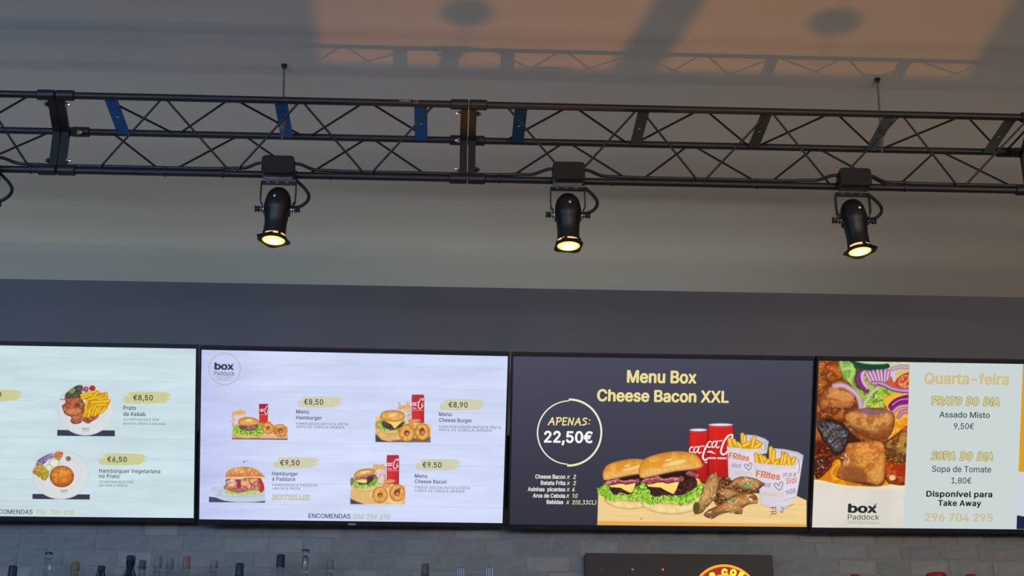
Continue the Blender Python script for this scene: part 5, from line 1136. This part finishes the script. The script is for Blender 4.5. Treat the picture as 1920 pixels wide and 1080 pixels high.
# bottles on the shelf over the back bar: only their necks reach into view
YS = 4.80; SHZ = 2.46; nbot = [0]
b = MB(); b.box(-2.2, .36, 4.70, WALLY-.022, SHZ-.03, SHZ); sh = b.build('bottle_shelf', mat('shelf_board', (70, 60, 52), .5, nscale=8, namt=.2), bevel=.002); tag(sh, 'dark board shelf on the bricks carrying the row of bottles', 'shelf')
b = MB()
for x in (-2.0, -.8, .2): b.box(x, x+.02, 4.74, WALLY-.022, SHZ-.12, SHZ-.03)
b.build('shelf_bracket', M['black'], sh, smooth=False)
def glass(name, rgb, rough=.12, tr=.85): return mat(name, rgb, rough, trans=tr)
GL = {'clear': glass('clear_glass', (206, 214, 222), tr=.92), 'dark': mat('dark_glass', (16, 30, 52), .15), 'brown': mat('brown_glass', (74, 60, 48), .2), 'amber': glass('amber_glass', (196, 186, 150))}
CAPM = {k: mat('cap_'+k, c, .4, nscale=60, namt=.12) for k, c in {'black': (44, 48, 60), 'navy': (24, 38, 72), 'gold': (118, 110, 84), 'silver': (122, 122, 120), 'pink': (128, 104, 106), 'brown': (98, 90, 92), 'blue': (30, 70, 130), 'white': (186, 192, 200)}.items()}
def bottle(px_, py_, wpx, hcap, g, cap, label, dark_neck=False, shoulder=None, thin=False, striped=False):
    nbot[0] += 1; ys = 4.755 if nbot[0] % 2 else 4.85; top = on_y(px_, py_, ys); H = top.z-SHZ; rc = wpx*.5*.00166; t = empty('bottle', label, 'bottle', (top.x, ys, SHZ), group='bottles on the shelf below the screens')
    hc = hcap*.00172; sh_ = (shoulder*.00172 if shoulder else .085); rn = rc*.88; rb_ = .033
    zs = H-hc-sh_; 
    mb = MB(); mb.lathe([(rb_*.9, 0), (rb_, .006), (rb_, zs-.04), (rb_*.9, zs-.022), (rn*1.5, zs-.004), (rn, zs+.012), (rn, H-hc-.012), (rn*1.14, H-hc-.010), (rn*1.14, H-hc-.003), (rn*.95, H-hc)], 20)
    mb.build('glass', GL[g], t)
    mb = MB()
    if striped:
        mb.lathe([(rc, 0), (rc, hc)], 20, Matrix.Translation((0, 0, H-hc))); cp = mb.build('cap', CAPM[cap], t)
        mb = MB()
        for k in range(4): mb.box(-.0016+(-.0085+.0057*k), .0016+(-.0085+.0057*k), -rc-.0006, -rc*.55, H-hc+.002, H-.002)
        mb.build('stripes', CAPM['white'], cp, smooth=False)
    else:
        mb.lathe([(rc, 0), (rc, hc*.86), (rc*.9, hc), (rc*.4, hc)], 20, Matrix.Translation((0, 0, H-hc))); mb.build('cap', CAPM[cap], t)
        if hcap > 9:
            mb = MB(); mb.lathe([(rc*1.04, 0), (rc*1.04, .0028)], 20, Matrix.Translation((0, 0, H-hc+.003))); mb.build('seal', CAPM['gold' if cap in ('gold', 'pink', 'silver') else 'black'], t)
    mb = MB(); mb.lathe([(rb_*1.006, .02), (rb_*1.006, max(.05, zs-.055))], 24, None, False, False); mb.build('label', mat('paper_label', (190, 186, 172), .7), t)
BT = [(25, 1061.5, 15.5, 22, 'clear', 'black', 'black-capped bottle, first from the left edge'),
 (92, 1036, 14, 4, 'clear', 'black', 'tall clear bottle with a thin dark cap, second from the left edge'),
 (142, 1054.5, 15, 14, 'amber', 'gold', 'bottle with a black and gold cap between the tall clear one and a dark one', 0, None),
 (190.5, 1061.5, 14, 8, 'dark', 'black', 'short dark bottle left of the wide-shouldered dark bottle', 0, 7),
 (246, 1042.5, 16.5, 9, 'dark', 'navy', 'tallest dark blue bottle with wide shoulders on the left of the shelf', 0, 20),
 (268, 1051, 13, 16, 'clear', 'brown', 'clear bottle with a dull brown cap touching the tall dark bottle'),
 (297, 1043.5, 14.5, 20, 'clear', 'silver', 'taller silver-capped bottle right of the dark one'),
 (319.5, 1047.5, 14, 18, 'clear', 'silver', 'shorter silver-capped bottle beside the pink-capped one'),
 (350.5, 1043.5, 14.5, 21, 'clear', 'pink', 'pink-capped bottle under the gap between the two white screens'),
 (402, 1051.5, 14.5, 13, 'clear', 'silver', 'clear bottle with a small silver cap, alone right of the pink cap'),
 (450, 1056.5, 15, 22, 'brown', 'black', 'bottle with a dark brown cap left of the navy-capped bottle'),
 (527, 1040.5, 15.5, 23, 'clear', 'navy', 'bottle with a tall navy cap near the shelf middle'),
 (573.5, 1030.5, 13.5, 3.5, 'clear', 'black', 'tallest clear bottle with a thin dark lid, right of the navy cap'),
 (619, 1050.5, 13.5, 15, 'clear', 'silver', 'clear bottle with a worn grey cap right of the tallest clear one'),
 (797.5, 1057.5, 14, 21, 'brown', 'brown', 'brown-capped bottle standing alone right of the main row'),
 (863.5, 1065.5, 13, 20, 'clear', 'blue', 'bottle with blue and white striped cap, left of its twin', 0, None, 0, 1),
 (917.5, 1064.5, 13, 20, 'clear', 'blue', 'bottle with blue and white striped cap, rightmost on the shelf', 0, None, 0, 1)]
for q in BT: bottle(*q)
# red tops at the right, just inside the lower edge
YR = 4.80
b = MB(); b.box(1.25, 2.05, 4.70, WALLY-.022, SHZ-.03, SHZ); sh2 = b.build('bottle_shelf', bpy.data.materials['shelf_board'], bevel=.002); tag(sh2, 'dark board shelf on the bricks right of the lit sign', 'shelf')
mred = mat('red_lid', (150, 34, 34), .4)
for px_, py_, r_, lab in ((1603, 1077, 8, 'small red-lidded jar nearest the lit sign, at the lower edge'), (1755, 1075.5, 19, 'widest red-lidded jar at the lower edge under the phone number'), (1820, 1077, 9, 'small red-lidded jar, rightmost at the lower edge')):
    top = on_y(px_, py_, YR); H = top.z-SHZ; rr = r_*.00166; t = empty('jar', lab, 'jar', (top.x, YR, SHZ), group='red-lidded jars on the right shelf')
    mb = MB(); mb.lathe([(rr*.95, 0), (rr, .005), (rr, H-.05), (rr*.85, H-.03), (rr*.85, H-.02)], 20); mb.build('body', GL['clear'], t)
    mb = MB(); mb.lathe([(rr*.98, 0), (rr, .003), (rr, .015), (rr*.95, .020), (rr*.3, .021)], 24, Matrix.Translation((0, 0, H-.021))); mb.build('lid', mred, t)

# unseen case added on the bar top: rim and discs shape its lamp's ceiling patch
hc = empty('gobo_case', 'unseen open-topped case added to shape the warm lamp inside, on the bar top', 'display case', (0.48, 3.21, 1.10))
b = MB(); b.box(-.16, .16, -.16, -.15, 0, 1.02-.0); b.box(-.16, -.15, -.15, .15, 0, 1.02); b.box(.15, .16, -.15, .15, 0, 1.02)
b.box(-.16, .16, .15, .16, 0, 1.02); b.box(-.16, .16, -.16, .16, -.01, 0); b.build('case_walls', M['housing'], hc, smooth=False)
zt = 1.02; b = MB()
b.box(-.15, -.124, -.15, .15, zt-.004, zt); b.box(.133, .15, -.15, .15, zt-.004, zt); b.box(-.15, .15, .0515, .15, zt-.004, zt)
q = [(-.0100, .053), (.0090, .053), (.0255, -.022), (.0065, -.022)]; q += [(.050, -.15), (.030, -.15)]
for k in ((0, 1, 2, 3), (3, 2, 4, 5)): b.add([(q[i][0], q[i][1], z) for z in (zt-.004, zt) for i in k], [(0, 1, 2, 3), (7, 6, 5, 4), (0, 4, 5, 1), (1, 5, 6, 2), (2, 6, 7, 3), (3, 7, 4, 0)])
b.build('gobo_rim', M['housing'], hc, smooth=False)  # openings and slanted bar shaped for the shadow they throw on the ceiling
for sx in (-.945, 1):
    b = MB(); b.lathe([(.0098, -.002), (.0098, 0)], 24, Matrix.Translation((sx*.071, .013, zt)), True, True); b.box(sx*.071-.0004, sx*.071+.0004, -.15, .0525, zt-.0045, zt-.004); b.build('gobo_disc', M['housing'], hc, smooth=False)  # discs added to cast the two round ceiling shadows
b = MB(); b.lathe([(.02, 0), (.02, .7), (.012, .715)], 16); b.build('lamp_holder', M['black'], hc)
b = MB(); b.box(-5.0, 6.0, 2.85, 3.6, 0, 1.05); b.box(-5.05, 6.05, 2.78, 3.66, 1.05, 1.09)
bar = b.build('bar_counter', mat('bar_top', (112, 92, 74), .45, nscale=6, namt=.2), smooth=False); tag(bar, 'long wooden bar counter below the truss', 'counter')
b = MB(); b.box(-5.0, 6.0, 4.45, WALLY-.022, 0, .98); bb = b.build('back_counter', bpy.data.materials['bar_top'], smooth=False); tag(bb, 'low wooden back counter against the brick wall', 'counter')
b = MB(); b.box(-3.4, 2.8, 4.880, 4.920, 3.130, 3.140)  # unseen bar added as a housing for the ceiling edge fills
for x in (-3.0, -1.8, -.75, .2, 1.15, 2.4): b.box(x, x+.03, 4.90, WALLY, 3.122, 3.130)
ls = b.build('edge_fill_housing', M['housing'], smooth=False); tag(ls, 'slim added housing for the ceiling edge fills, hidden behind the screens', 'light strip')
